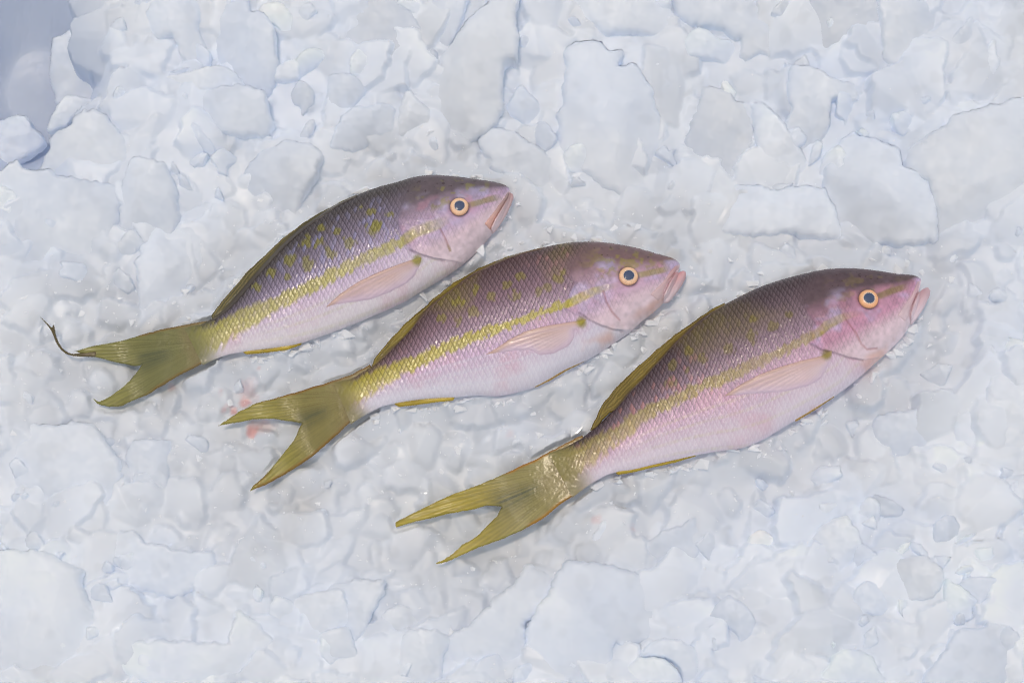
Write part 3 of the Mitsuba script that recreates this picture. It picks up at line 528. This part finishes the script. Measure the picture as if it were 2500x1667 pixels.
    ('ice_chip', 'small clear ice chip under the anal fin of the lowest fish', 'F', (540, 180, 600, 178, 642, 220, 600, 252, 558, 222), .014, (0, .1), dict(bright=.6)),
    ('ice_chip', 'ragged little ice chip above the creamy knob', 'F', (530, 370, 570, 308, 640, 360, 682, 400, 640, 432, 570, 412), .016, (0, .1), dict(bright=.5)),
    ('ice_chunk', 'smooth ice slab at the right edge, level with the belly of the lowest fish', 'P', (2330, 1000, 2400, 980, 2440, 860, 2520, 820, 2530, 1200, 2420, 1210, 2350, 1120), .02, (0, .1)),
    ('ice_chunk', 'rectangular ice slab right of the throat of the lowest fish', 'P', (2140, 1010, 2260, 992, 2290, 1080, 2250, 1130, 2150, 1120, 2130, 1060), .012, (-.05, .08)),
    ('ice_chunk', 'pale ice slab between the back of the uppermost fish and the left slabs', 'P', (420, 500, 540, 470, 560, 560, 500, 640, 440, 730, 420, 780, 330, 790, 330, 640, 360, 540), .011, (-.04, .08)),
]
for row in ICE:
    ice_piece(*row[:6], **(row[6] if len(row) > 6 else {}))

# ------------------------------------------------------------------ loose small lumps and the finest crushed ice
r = np.random.default_rng(5)
count = 0
while count < 170:
    px, py = r.uniform(-20, 2520), r.uniform(-20, 1690)
    p = at(px, py, 0.01)
    if base_height(p[:1], p[1:2])[0] < -0.02 or ALLFOOT.distance(shapely.Point(p[0], p[1])) < 0.014:
        continue
    w = 1 - sstep(0.02, 0.1, ALLFOOT.distance(shapely.Point(p[0], p[1])))
    n = int(r.integers(6, 10))
    R = (15 + 48 * r.uniform() ** 2.2) * (1 - 0.45 * w)
    t = np.sort(r.uniform(0, 2 * math.pi, n))
    rr = R * r.uniform(0.6, 1.2, n)
    st = r.uniform(0.6, 1.0)
    ro = r.uniform(0, math.pi)
    xy = np.stack([np.cos(t) * rr, np.sin(t) * rr * st], 1) @ np.array([[math.cos(ro), math.sin(ro)], [-math.sin(ro), math.cos(ro)]]) + (px, py)
    if Polygon(xy).area < 300:
        continue
    zone = 'behind the fish, upper part of the picture' if py < 560 and px > 500 else 'left of the fish tails' if px < 620 else 'in front of the fish, lower part of the picture' if py > 1050 else 'close round the fish'
    bk = ice_piece('ice_bit', 'small frosted ice bit lying loose ' + zone, None, xy, height=r.uniform(0.006, 0.013) * (1 - 0.5 * w) + (0.006 if R > 34 else 0), tilt=r.normal(0, 0.15, 2), bright=r.uniform(-.3, .6), bump=1.4, group=None)
    labels[bk]['group'] = 'small loose ice bits ' + zone
    count += 1

r = np.random.default_rng(9)
vs, fs, cs, at_v = [], [], [], 0
while len(vs) < 1500:
    p = np.array([r.uniform(-0.43, 0.43), r.uniform(-0.29, 0.3)])
    d = ALLFOOT.distance(shapely.Point(p))
    if d < 0.002 or r.uniform() > math.exp(-max(d - 0.004, 0) / (0.022 if len(vs) < 160 else 0.05)):
        continue
    s = (r.uniform(0.0008, 0.0024) if len(vs) < 160 else r.uniform(0.0003, 0.0008)) * (1.3 if d > 0.006 else 0.8)
    c = r.normal(0, 1, (9, 3)) * (1, 0.75, 0.5) * s * 0.8
    hull = ConvexHull(c)
    v = c
    f = hull.simplices
    nrm = np.cross(v[f[:, 1]] - v[f[:, 0]], v[f[:, 2]] - v[f[:, 0]])
    f = np.where((np.einsum('ij,ij->i', nrm, v[f].mean(1) - v.mean(0)) < 0)[:, None], f[:, ::-1], f)
    a = r.uniform(0, 2 * math.pi)
    v = v @ np.array([[math.cos(a), -math.sin(a), 0], [math.sin(a), math.cos(a), 0], [0, 0, 1]])
    z = TREE_Z(p[None])[0]
    vs.append(v + (p[0], p[1], z + 0.3 * s))
    fs.append(f + at_v)
    at_v += len(v)
for F in FISH:
    for k in ('up', 'lo'):
        ln = LineString(at(*np.array(F[k], float).T, ZC)[:, :2])
        away = F['e2'] * (1 if k == 'up' else -1)
        for _ in range(60 if k == 'lo' else 30):
            p = np.array(ln.interpolate(r.uniform(0.04, 0.97), normalized=True).coords[0]) + away * r.uniform(0.0, 0.007)
            s = 0.0008 + 0.0042 * r.uniform() ** 2
            c = r.normal(0, 1, (9, 3)) * (1, 0.7, 0.55) * s * 0.8
            f = ConvexHull(c).simplices
            nrm = np.cross(c[f[:, 1]] - c[f[:, 0]], c[f[:, 2]] - c[f[:, 0]])
            f = np.where((np.einsum('ij,ij->i', nrm, c[f].mean(1) - c.mean(0)) < 0)[:, None], f[:, ::-1], f)
            vs.append(c + (p[0], p[1], max(TREE_Z(p[None])[0], 0.008) + 0.6 * s))
            fs.append(f + at_v)
            at_v += len(c)
V = np.vstack(vs)
scene['clear_ice_look'] = {'type': 'twosided', 'b': {'type': 'principled', 'base_color': {'type': 'rgb', 'value': [0.84, 0.86, 0.89]}, 'roughness': 0.1, 'specular': 0.6}}
obj('crushed_ice', V, np.vstack(fs), 'clear_ice_look', smooth=False)
labels['crushed_ice'] = {'kind': 'stuff', 'label': 'fine clear crushed ice scattered close round the fish', 'category': 'ice'}


# ------------------------------------------------------------------ the fish
def scales(F, a, b, P):
    """Lattice of the scales: (distance to the free edge 0..1, ramp 0..1, random per scale)."""
    X, Y = P[:, 0] / PX, P[:, 1] / PX
    ex, ey = F['e1']
    wx = 3.4 * fbm2(P[:, 0], P[:, 1], 26, 71, 2) + 2.2 * fbm2(P[:, 0], P[:, 1], 110, 72, 2)
    al = X / ex + wx
    be = Y - X * ey / ex + 2 * wx
    s = (a - F['a0']) / F['L']
    w, h = 12.0, 23.5
    p, q = al / w + be / h, al / w - be / h
    ip, iq = np.floor(p), np.floor(q)
    fp, fq = p - ip, q - iq
    hsh = (np.sin(ip * 127.1 + iq * 311.7) * 43758.5453) % 1.0
    return np.minimum(fp, fq), 0.5 * (fp + fq), hsh, fp, fq


def build_fish(F, sd):
    key = number('fish')
    labels[key] = {'label': F['label'], 'category': 'fish', 'group': 'fish laid in a row on the ice'}
    nA, nP, nB = 640, 310, 26
    t = np.linspace(0, 1, nA)
    a = F['a0'] + F['L'] * (0.93 * t + 0.07 * np.sin(t * math.pi / 2) ** 1.0)
    a = F['a0'] + F['L'] * np.minimum(1, np.where(t < .9, t / .9 * .955, .955 + .045 * np.sin((t - .9) / .1 * math.pi / 2)))
    phi = np.concatenate([np.linspace(-math.pi / 2, math.pi / 2, nP), np.linspace(math.pi / 2, 1.5 * math.pi, nB + 2)[1:-1]])
    n = len(phi)
    yu, yl, hz = F['yu'](a), F['yl'](a), F['half'](a)
    c, h = (yu + yl) / 2, (yu - yl) / 2
    sn, cs = np.sin(phi), np.cos(phi)
    bb = c[:, None] + h[:, None] * sn[None]
    zz = ZC + hz[:, None] * (np.sign(cs) * np.abs(cs) ** 0.92)[None]
    aa = np.broadcast_to(a[:, None], bb.shape)
    xy = F['A'] + aa[..., None] * F['e1'] + bb[..., None] * F['e2']
    V = np.concatenate([xy, zz[..., None]], -1).reshape(-1, 3)
    a_, b_, v_ = aa.ravel(), bb.ravel(), np.broadcast_to(sn[None], bb.shape).ravel()
    s_ = (a_ - F['a0']) / F['L']
    upper = np.broadcast_to(np.arange(n)[None] < nP, bb.shape).ravel()
    i, j = np.meshgrid(np.arange(nA - 1), np.arange(n), indexing='ij')
    q = np.stack([i * n + j, (i + 1) * n + j, (i + 1) * n + (j + 1) % n, i * n + (j + 1) % n], -1).reshape(-1, 4)
    faces = np.vstack([q[:, [0, 1, 2]], q[:, [0, 2, 3]]])
    P2 = V[:, :2]

    def mark(px):
        return F['on'](px)[:, :2]

    # regions
    head = mark(F['head'])
    hp = Polygon(np.vstack([head, F['A'] + F['e1'] * (F['a1'] + .05) - F['e2'] * .09, F['A'] + F['e1'] * (F['a1'] + .05) + F['e2'] * .09])).buffer(0)
    dh = polyline_distance(P2, head) / PX
    inh = shapely.contains_xy(hp, P2[:, 0], P2[:, 1])
    sdh = np.where(inh, dh, -dh)                                      # photo pixels inside the head (+) or on the body (-)
    soft = sstep(.3, .6, v_)
    body = 1 - sstep(-6 - 40 * soft, 3 + 10 * soft, sdh)
    ridge = 1 - sstep(0.0, 7, dh)
    dc = polyline_distance(P2, mark(F['cheek'])) / PX
    dt = polyline_distance(P2, mark(F['throat'])) / PX
    eye = mark(F['eye'])[0]
    de = np.hypot(*(P2 - eye).T) / PX
    x_, y_ = P2[:, 0] / PX, P2[:, 1] / PX
    nf = lambda f, k, o=3: fbm2(P2[:, 0], P2[:, 1], f, sd * 7 + k, o)
    # stripe
    st = np.array(F['stripe'], float)
    sp = mark(st[:, :2])
    ab = F['ab'](sp)
    o = np.argsort(ab[:, 0])
    sb = np.interp(a_, ab[o, 0], ab[o, 1])
    sw = np.interp(a_, ab[o, 0], st[o, 2])
    ds = (b_ - sb) / PX
    fm, ramp, rnd, fp, fq = scales(F, a_, b_, P2)
    # colours
    lint = lambda c: lin(c, KSKIN)
    vj = v_ + 0.10 * nf(28, 1) + 0.12 * nf(90, 2) + 0.10 * (rnd - .5) * body
    stops = [-1.0, -.62, -.22, .12, .52, .86, 1.0]
    cols = np.array([lint(F['belly']) * .96, lint(F['belly']), lint(F['low']), lint(F['mid']), lint(F['up_c']), lint(F['top']), lint(F['top']) * .8])
    # the back colour reaches further down towards the stripe in front, less far at the tail
    mid_b = (F['yu'](np.clip(a_, F['a0'], F['a1'])) + F['yl'](np.clip(a_, F['a0'], F['a1']))) / 2
    half_b = (F['yu'](np.clip(a_, F['a0'], F['a1'])) - F['yl'](np.clip(a_, F['a0'], F['a1']))) / 2
    vs = np.clip((sb - mid_b) / half_b, -.5, .6)
    rel = np.where(vj > vs, (vj - vs) / (1 - vs), (vj - vs) / (1 + vs))
    stops = [-1.0, -.82, -.3, .06, .42, .82, 1.0]
    C = np.stack([np.interp(rel, stops, cols[:, k]) for k in range(3)], -1)
    # single scales differ
    C = C * (1 + 0.30 * (rnd - .5) * body * sstep(-.7, -.1, rel))[:, None]
    acc = sstep(.72, .95, rnd) * body * sstep(-.35, 0, rel) * (1 - sstep(.7, .95, rel)) * sstep(-.1, .15, nf(14, 5))
    C = lerp(C, lint(F['accent']), .42 * acc)
    pinkish = sstep(.0, .22, nf(40, 6)) * (1 - sstep(-.2, .1, rel)) * .35
    C = lerp(C, lint((222, 170, 186)), pinkish)
    # spots
    yel = lint(F['yel'])
    olive = yel * np.array([.5, .5, .4])
    for (px, py), rr in zip(F['spots'], F['spot_r']):
        w = F['on']((px, py))[0]
        dd = np.hypot(P2[:, 0] - w[0], P2[:, 1] - w[1]) / PX / (rr * 1.3) + 1.0 * nf(130, 9, 2) + 0.85 * (rnd - .5)
        C = lerp(C, olive * 1.05, (.62, .45, .5)[sd] * (1 - sstep(.6, 1.1, dd)))
    # stripe on body and head
    on_s = 1 - sstep(.55, 1.2, np.abs(ds + 9 * nf(60, 11) + 12 * (rnd - .5) * body) / (sw * (.95, .84, .78)[sd]))
    tailw = 1 - sstep(.04, .2, s_)
    on_s = on_s * sstep(.0, .04, F['ab'](eye[None])[0, 0] - a_ - 16 * PX + 0 * a_)
    ystripe = lerp(np.broadcast_to(yel, C.shape), lint((200, 194, 120)), .3 * sstep(.35, .8, rnd) * body)
    C = lerp(C, ystripe, (.8, .8, .66)[sd] * on_s * np.clip(.75 + .5 * rnd, 0, 1) * (1 - .35 * sstep(.0, .25, nf(30, 12))))
    C = lerp(C, olive * 1.3, .34 * sstep(-.05, .2, nf(24, 43)) * sstep(.25, .6, rel) * body * (1 - .5 * rnd))
    # faint lines of yellow and silver along the belly
    for k, off in enumerate((-46, -66, -86, -106)):
        ln = 1 - sstep(2.0, 5.5, np.abs(ds + sw * .3 - off * (1 + .12 * k) * np.clip(half_b / PX / 140, .3, 1.2)))
        C = lerp(C, lint((214, 212, 160)) if sd != 1 else lint((224, 226, 240)), .26 * (.3 + .7 * rnd) * ln * body * sstep(.1, .3, s_) * (1 - sstep(.7, .85, s_)))
    # head
    hm = sstep(-4 - 40 * soft, 6 + 14 * soft, sdh + 14 * soft * nf(50, 13))
    hv = v_ + .1 * nf(40, 14)
    hstops = [-1, -.55, -.3, -.06, .16, .42, .82, 1]
    ck = lint(F['cheek_c'])
    cr = lint(F['crown'])
    hc = np.array([lint((236, 218, 224)), lint((232, 206, 216)), ck, ck * .9, .5 * ck + .5 * cr, cr, cr * .8, cr * .68])
    HC = np.stack([np.interp(hv, hstops, hc[:, k]) for k in range(3)], -1)
    HC = lerp(HC, lint((198, 190, 226)), .55 * sstep(.0, .2, nf(70, 15)) * (1 - sstep(.3, .55, hv)) * sstep(-.6, -.2, hv))
    HC = lerp(HC, lint((214, 150, 170)), .4 * sstep(.02, .2, nf(110, 16)) * (1 - sstep(.2, .45, hv)) * sstep(-.5, -.1, hv))
    mott = sstep(.0, .1, nf(250, 17) + .3 * nf(50, 18)) * sstep(.0, .16, hv) * (1 - sstep(.62, .9, hv)) * (1 - sstep(30, 150, de))
    HC = lerp(HC, yel * .72, (.5, .42, .25)[sd] * mott)
    HC = lerp(HC, lint((60, 44, 44)), .6 * sstep(.2, .27, nf(430, 19, 2) + .03) * sstep(.3, .6, hv))
    HC = lerp(HC, ystripe, .85 * on_s * np.clip(.75 + 1.6 * nf(120, 20), 0, 1))
    HC = HC * (1 + .45 * nf(330, 37, 2) + .25 * nf(130, 38, 2))[:, None]
    # streak from the eye to the snout
    ea = F['ab'](eye[None])[0]
    streak = 1 - sstep(4, 11, np.abs((b_ - ea[1]) / PX + .12 * (a_ - ea[0]) / PX + 3 + 12 * nf(60, 21)))
    HC = lerp(HC, olive * 1.25, .6 * streak * sstep(18, 30, (a_ - ea[0]) / PX) * (1 - sstep(80, 112, (a_ - ea[0]) / PX)))
    C = lerp(C, HC, hm)
    # rim of the gill cover, cheek bone, throat slit
    C = lerp(C, C * .58, .7 * (1 - sstep(1.0, 4.5, dt)))
    C = lerp(C, lint((176, 110, 110)), .45 * (1 - sstep(.5, 4, dc)))
    C = lerp(C, olive, .6 * (1 - sstep(1, 6, dc)) * sstep(.1, .3, nf(60, 23) + .15) * (0 if sd else 1))
    C = lerp(C, lint(F['crown']) * .55, .55 * (1 - sstep(1.0, 1.18 + .5 * nf(60, 44), de / F['eye_r'])))
    # scale edges
    strength = body * (0.26 + 0.58 * sstep(-.3, .12, rel)) * (1 - .15 * on_s) * sstep(0.015, .09, s_) * np.clip(.85 + 1.8 * nf(22, 45), .35, 1.2)
    belly_soft = .35 + .65 * sstep(-.75, -.15, rel)
    line = 1 - sstep(.05, .30, fm)
    dark = C * np.array([.46, .44, .46])
    C = lerp(C, dark, .95 * line * strength * belly_soft)
    C = lerp(C, C * .8, line * (1 - body) * (1 - sstep(.1, .3, hv)) * sstep(30, 60, de) * sstep(-.7, -.4, hv))
    lite = sstep(.4, .8, ramp) * (1 - sstep(.85, 1, ramp))
    C = lerp(C, np.clip(C * 1.5 + .035, 0, .88), .6 * lite * body * belly_soft * (1 - .6 * on_s))
    # flush of yellow at the root of the pectoral fin, orange along the belly edge
    pb = F['on'](F['pbase'])[0]
    dp = np.hypot(P2[:, 0] - pb[0], P2[:, 1] - pb[1]) / PX
    C = lerp(C, olive * 1.15, .8 * (1 - sstep(5, 17, dp + 10 * nf(80, 25))))
    if sd:
        C = lerp(C, lint((226, 168, 140)), .5 * sstep(.05, .2, nf(45, 27)) * (1 - sstep(-.9, -.72, v_)) * sstep(.45, .6, s_))
    tb = 1 - sstep(.0, .085, s_ + .06 * nf(60, 39))
    C = lerp(C, lint(F['fin_k']), .9 * tb)
    # relief
    N = trimesh.Trimesh(V, faces, process=False).vertex_normals
    disp = 0.00042 * (ramp * -1 + .5 - .5 * line) * body * belly_soft * sstep(0.01, .08, s_)
    disp = disp + .0011 * sstep(-1.5, 1.5, sdh) * ridge * (v_ < .45) + .0005 * (1 - body) * nf(90, 31)
    disp = disp - .0007 * (1 - sstep(0, 4, dc)) - .0012 * (1 - sstep(0, 4.5, dt))
    disp = disp + .0009 * nf(70, 33) + .00045 * nf(260, 35, 2) + .00022 * nf(620, 36, 1)
    disp = disp - .0014 * (1 - sstep(.95, 1.35, de / F['eye_r'])) * (de / F['eye_r'] > .5)
    V = V + N * (disp * upper * sstep(.0, .3, np.sqrt(np.clip(1 - v_ ** 2, 0, 1))))[:, None]
    obj(f'{key}__body', V, faces, 'skin_look', np.clip(C, .004, .9))

    # eye
    z0 = F['zat'](eye[None])[0]
    g = .004
    zx = (F['zat'](np.array([eye + (g, 0)]))[0] - F['zat'](np.array([eye - (g, 0)]))[0]) / (2 * g)
    zy = (F['zat'](np.array([eye + (0, g)]))[0] - F['zat'](np.array([eye - (0, g)]))[0]) / (2 * g)
    nr = np.array([-zx * .4, -zy * .4, 1.0])
    nr /= np.linalg.norm(nr)
    ux = np.cross([0, 1, 0], nr)
    ux /= np.linalg.norm(ux)
    uy = np.cross(nr, ux)
    R = F['eye_r'] * PX

    def dome(r0, r1, zf, cf, rings=16, seg=72, wob=0.0):
        rr = np.linspace(r0, r1, rings)
        th = np.arange(seg) * 2 * math.pi / seg
        w = 1 + wob * np.sin(2 * th + sd) + wob * .6 * np.sin(3 * th + 2 * sd)
        pr = rr[:, None] * w[None]
        loc = pr[..., None] * (np.cos(th)[None, :, None] * ux + np.sin(th)[None, :, None] * uy) + zf(rr)[:, None, None] * nr
        v = (np.array([eye[0], eye[1], z0]) + loc).reshape(-1, 3)
        i, j = np.meshgrid(np.arange(rings - 1), np.arange(seg), indexing='ij')
        q = np.stack([i * seg + j, (i + 1) * seg + j, (i + 1) * seg + (j + 1) % seg, i * seg + (j + 1) % seg], -1).reshape(-1, 4)
        f = np.vstack([q[:, [0, 1, 2]], q[:, [0, 2, 3]]])
        col = cf(rr[:, None] / R + 0 * th[None], th[None]).reshape(-1, 3)
        return v, f, col

    zf = lambda r: .0032 * np.sqrt(np.clip(1 - (r / (R * 1.03)) ** 2, 0, 1)) - .0012 * sstep(.88, 1.0, r / R)
    org = (238, 194, 154) if sd < 2 else (238, 178, 128)

    def iris_c(q, th):
        base = lerp(np.broadcast_to(lin((238, 206, 180), .92), q.shape + (3,)), lin(org, 1.1), sstep(.58, .72, q))
        base = lerp(base, lin((224, 168, 128), 1.0), .5 * sstep(.82, .98, q))
        return base * (1 + .08 * np.sin(th * 23 + q * 9) * (q > .6))[..., None] * (1 - .5 * sstep(.95, 1.0, q))[..., None]

    v, f, col = dome(R * .5, R, zf, iris_c, wob=.012)
    obj(f'{key}__eye', v, f, 'iris_look', col)
    v, f, col = dome(1e-5, R * .575, lambda r: zf(r) * .75 + .0009 - .0004 * sstep(.5, .575, r / R), lambda q, th: np.broadcast_to([.1, .1, .1], q.shape + (3,)), wob=.02)
    obj(f'{key}__eye__pupil', v, f, 'pupil_look')

    # thin fins and jaws
    rg = np.random.default_rng(40 + sd)

    def membrane(name, px, color, zfun, thick, spacing, jag=0.0, zref=None, looks='fin_look', round_=3.0, label=None):
        px = np.array(px, float)
        P = at(px[:, 0], px[:, 1], ZC if zref is None else zref)[:, :2] if zref != 'on' else F['on'](px)[:, :2]
        ring = roughen(P, 2.2 * PX, jag * PX, rg, rounds=jag < 1.2)
        Q, tri, d, nring = fill(ring, spacing * PX, rg)
        e = np.sqrt(np.clip(1 - (1 - np.clip(d / (round_ * PX), 0, 1)) ** 2, 0, 1))
        z = zfun(Q)
        col, rel = color(Q, d / PX)
        v, f = solid(Q, tri, nring, z + thick * e + rel, z - thick * e - .0002)
        k = f'{key}__{name}'
        obj(k, v, f, looks, np.clip(np.vstack([col, col]), .004, .9))
        if label:
            labels[k] = {'label': label}

    base = at(*np.array(F['tail'], float), ZC)[:2]
    fork = at(*np.array(F['fork'], float), .012)[:2]
    axis = (fork - base) / np.linalg.norm(fork - base)
    side = np.array([-axis[1], axis[0]])
    root = base - axis * 60 * PX

    def tail_color(Q, d):
        r_ = (Q - root) @ axis
        t_ = (Q - root) @ side
        ang = np.arctan2(t_, r_)
        far = (r_ - 60 * PX) / (np.linalg.norm(fork - base))
        n1 = fbm2(Q[:, 0], Q[:, 1], 40, 60 + sd, 3)
        ray = np.sin(ang * 190 + 2.5 * n1) * .5 + .5
        ray2 = fbm2(ang * 60, far * 1.4, 1.0, 62 + sd, 3)
        k = lin(F['fin_k'], KSKIN)
        C = lerp(np.broadcast_to(k, (len(Q), 3)), lin(F['fin_in'], KSKIN), sstep(.75, 1.7, far + .5 * n1))
        C = C * (1 + .22 * (ray - .5) + .7 * ray2)[:, None]
        mid = (1 - sstep(.03, .2, np.abs(ang + .02))) * sstep(.25, .65, far) * (1 - sstep(.95, 1.15, far))
        C = lerp(C, lin((70, 78, 62), KSKIN), .75 * mid * np.clip(.6 + 2.5 * ray2, 0, 1.2))
        outer = np.abs(ang) + .15 * sstep(1.0, 2.4, far)
        e = (1 - sstep(2.0, 9, d)) * sstep(.18, .3, np.abs(ang)) * (1 - sstep(2.2, 2.6, far))
        # leading edges (outer margins) are orange brown, the inner margin is ragged and yellow
        lead = e * sstep(.0, .06, np.abs(ang) - np.interp(far, [0, .6, 1.0, 1.5, 2.2], [.2, .26, .34, .3, .26]))
        C = lerp(C, lin(F['fin_edge'], KSKIN), .85 * lead)
        C = lerp(C, lin((138, 118, 82), KSKIN), .45 * (1 - sstep(.05, .5, far + .8 * n1)))
        return C, .00022 * (ray - .5) * sstep(.2, .5, far) + .0012 * n1 * sstep(.0, .3, far) + .00022 * fbm2(Q[:, 0], Q[:, 1], 520, 64, 2)

    tz = lambda Q: (lambda s: ZC + (0.0145 - ZC) * sstep(-.5, 1.4, s) + .0011 * np.sin(s * 4 + sd) * sstep(.3, 1, s))(((Q - base) @ axis) / np.linalg.norm(fork - base))
    membrane('tail_fin', F['tail_fin'], tail_color, tz, .0011, 2.0, jag=1.3, zref=.014)
    if F['tip']:
        membrane('tail_thread', F['tip'], lambda Q, d: (np.broadcast_to(lin((104, 92, 62), KSKIN), (len(Q), 3)), 0 * d), lambda Q: .0152 + .014 * sstep(0, .022, (at(182, 858, .0125)[0] - Q[:, 0])), .0016, 2.0, jag=.3, zref=.024, label='curled thread-like tip of the tail fin')

    def spined(kcol, edge, fr):
        def fn(Q, d):
            q = F['ab'](Q)
            n1 = fbm2(Q[:, 0], Q[:, 1], 60, 80 + sd, 3)
            s1 = np.sin(d * .95 + q[:, 0] / PX * fr * .09 + 5 * n1)
            C = np.broadcast_to(lin(kcol, KSKIN), (len(Q), 3)) * (1 + .12 * s1 + 1.2 * n1)[:, None]
            C = lerp(C, lin(edge, KSKIN), .5 * (1 - sstep(1, 4, d)))
            if fr > .4:                                             # the dorsal fin is dark at its root, golden along its rays
                o = (q[:, 1] - F['yu'](np.clip(q[:, 0], F['a0'], F['a1']))) / PX
                C = lerp(C, lin(F['top'], KSKIN) * 1.1, .8 * (1 - sstep(-8, 4, o + 12 * n1)))
                C = lerp(C, lin((176, 150, 70), KSKIN), .4 * sstep(.3, .95, s1) * sstep(-4, 8, o))
            return C, .00025 * s1
        return fn

    dz = lambda Q: np.maximum(F['zat'](Q) - .0004, ZC + .0015)
    membrane('dorsal_fin', F['dorsal'], spined(F['dk'], tuple(np.array(F['dk']) * .85), .42), lambda Q: np.minimum(dz(Q), ZC + .011) + .0003, .0011, 2.0, jag=1.0 + .6 * F['dspine'], zref=ZC + .004)
    membrane('anal_fin', F['anal'], spined((188, 164, 62), (176, 142, 40), .3), lambda Q: np.full(len(Q), ZC - .001), .0014, 2.0, jag=.5)
    if F['pelvic']:
        membrane('pelvic_fin', F['pelvic'], spined((196, 160, 100), (180, 140, 70), .2), lambda Q: np.full(len(Q), ZC + .001), .0012, 2.0, jag=.4)
    # pectoral fin lies on the flank
    pq = F['on'](F['pect'])[:, :2]
    tipi = int(np.argmin(F['ab'](pq)[:, 0]))
    tip = pq[tipi]
    pax = (tip - pb[:2]) / np.linalg.norm(tip - pb[:2])
    psd = np.array([-pax[1], pax[0]])
    if psd @ F['e2'] < 0:
        psd = -psd
    up_edge = LineString(pq[:tipi + 1])

    def pect_color(Q, d):
        r_ = ((Q - pb[:2]) @ pax) / np.linalg.norm(tip - pb[:2])
        ang = np.arctan2((Q - pb[:2]) @ psd, (Q - pb[:2]) @ pax + 30 * PX)
        du = shapely.distance(shapely.points(Q), up_edge) / PX
        ray = np.sin(ang * 110) * .5 + .5
        n1 = fbm2(Q[:, 0], Q[:, 1], 40, 90 + sd, 3)
        C = lerp(np.broadcast_to(lin((218, 184, 170), KSKIN), (len(Q), 3)), lin((228, 202, 204), KSKIN), sstep(4, 40, du + 20 * n1))
        C = lerp(C, lin((214, 186, 206), KSKIN), .75 * sstep(.35, 1.0, r_ + .3 * n1) * sstep(6, 30, du))
        C = lerp(C, lin((230, 208, 212), KSKIN), (1 - sstep(.1, .3, r_ + .3 * n1)) * sstep(8, 30, du))
        C = lerp(C, lin((222, 194, 204), KSKIN), .12)
        C = C * (1 + .09 * (ray - .5) + .22 * n1)[:, None]
        C = lerp(C, lin((170, 126, 118), KSKIN), .35 * (1 - sstep(.6, 3, du)))
        C = lerp(C, lin((220, 198, 216), KSKIN), .8 * (1 - sstep(0, 20, d)) * sstep(5, 14, du))
        C = lerp(C, lin(F['yel'], KSKIN) * .7, .85 * (1 - sstep(6, 20, np.hypot(*(Q - pb[:2]).T) / PX + 10 * n1)))
        return C, .00022 * (ray - .5) * sstep(.1, .4, r_)

    membrane('pectoral_fin', F['pect'], pect_color, lambda Q: F['zat'](Q) + .0003 + .0009 * np.clip(((Q - pb[:2]) @ psd) / PX / 40, -.3, 1), .0008, 1.8, jag=.4, zref='on', round_=7)
    # jaws
    ja = F['ab'](F['on'](F['upper_jaw'])[:, :2])

    def jaw_color(c1, c2, dk):
        def fn(Q, d):
            q = F['ab'](Q)
            t = sstep(0, 1, (q[:, 1] - q[:, 1].min()) / np.ptp(q[:, 1]))
            n1 = fbm2(Q[:, 0], Q[:, 1], 60, 95 + sd, 3)
            C = lerp(lin(c1, KSKIN) * np.ones((len(Q), 1)), lin(c2, KSKIN), t) * (1 + .3 * n1)[:, None]
            C = lerp(C, lin(dk, KSKIN), .3 * (1 - sstep(.3, 2.6, d)))
            return C, .0008 * n1
        return fn

    jc = [((240, 190, 176), (176, 152, 152)), ((238, 210, 212), (214, 170, 172)), ((238, 212, 218), (212, 174, 182))][sd]
    membrane('upper_jaw', F['upper_jaw'], jaw_color(jc[0], jc[1], (140, 98, 88)), lambda Q: F['zat'](Q) - .0004, .0018, 1.8, jag=.3, zref=ZC + .012, looks='skin_look', round_=9)
    jc = [((240, 216, 220), (206, 170, 170)), ((242, 222, 228), (222, 172, 176)), ((242, 222, 230), (216, 180, 188))][sd]
    ring = Polygon(at(*np.array(F['lower_jaw'], float).T, ZC + .008)[:, :2])
    membrane('lower_jaw', F['lower_jaw'], jaw_color(jc[0], jc[1], (150, 104, 92)), lambda Q: ZC + .002 + np.minimum(F['zat'](Q) - ZC, .0105), .0042, 1.8, jag=.3, zref=ZC + .008, looks='skin_look', round_=16)


KSKIN = 0.93
scene['iris_look'] = vc(roughness=0.2, specular=0.5, clearcoat=1.0, clearcoat_gloss=0.97)
for sd, F in enumerate(FISH):
    build_fish(F, sd)
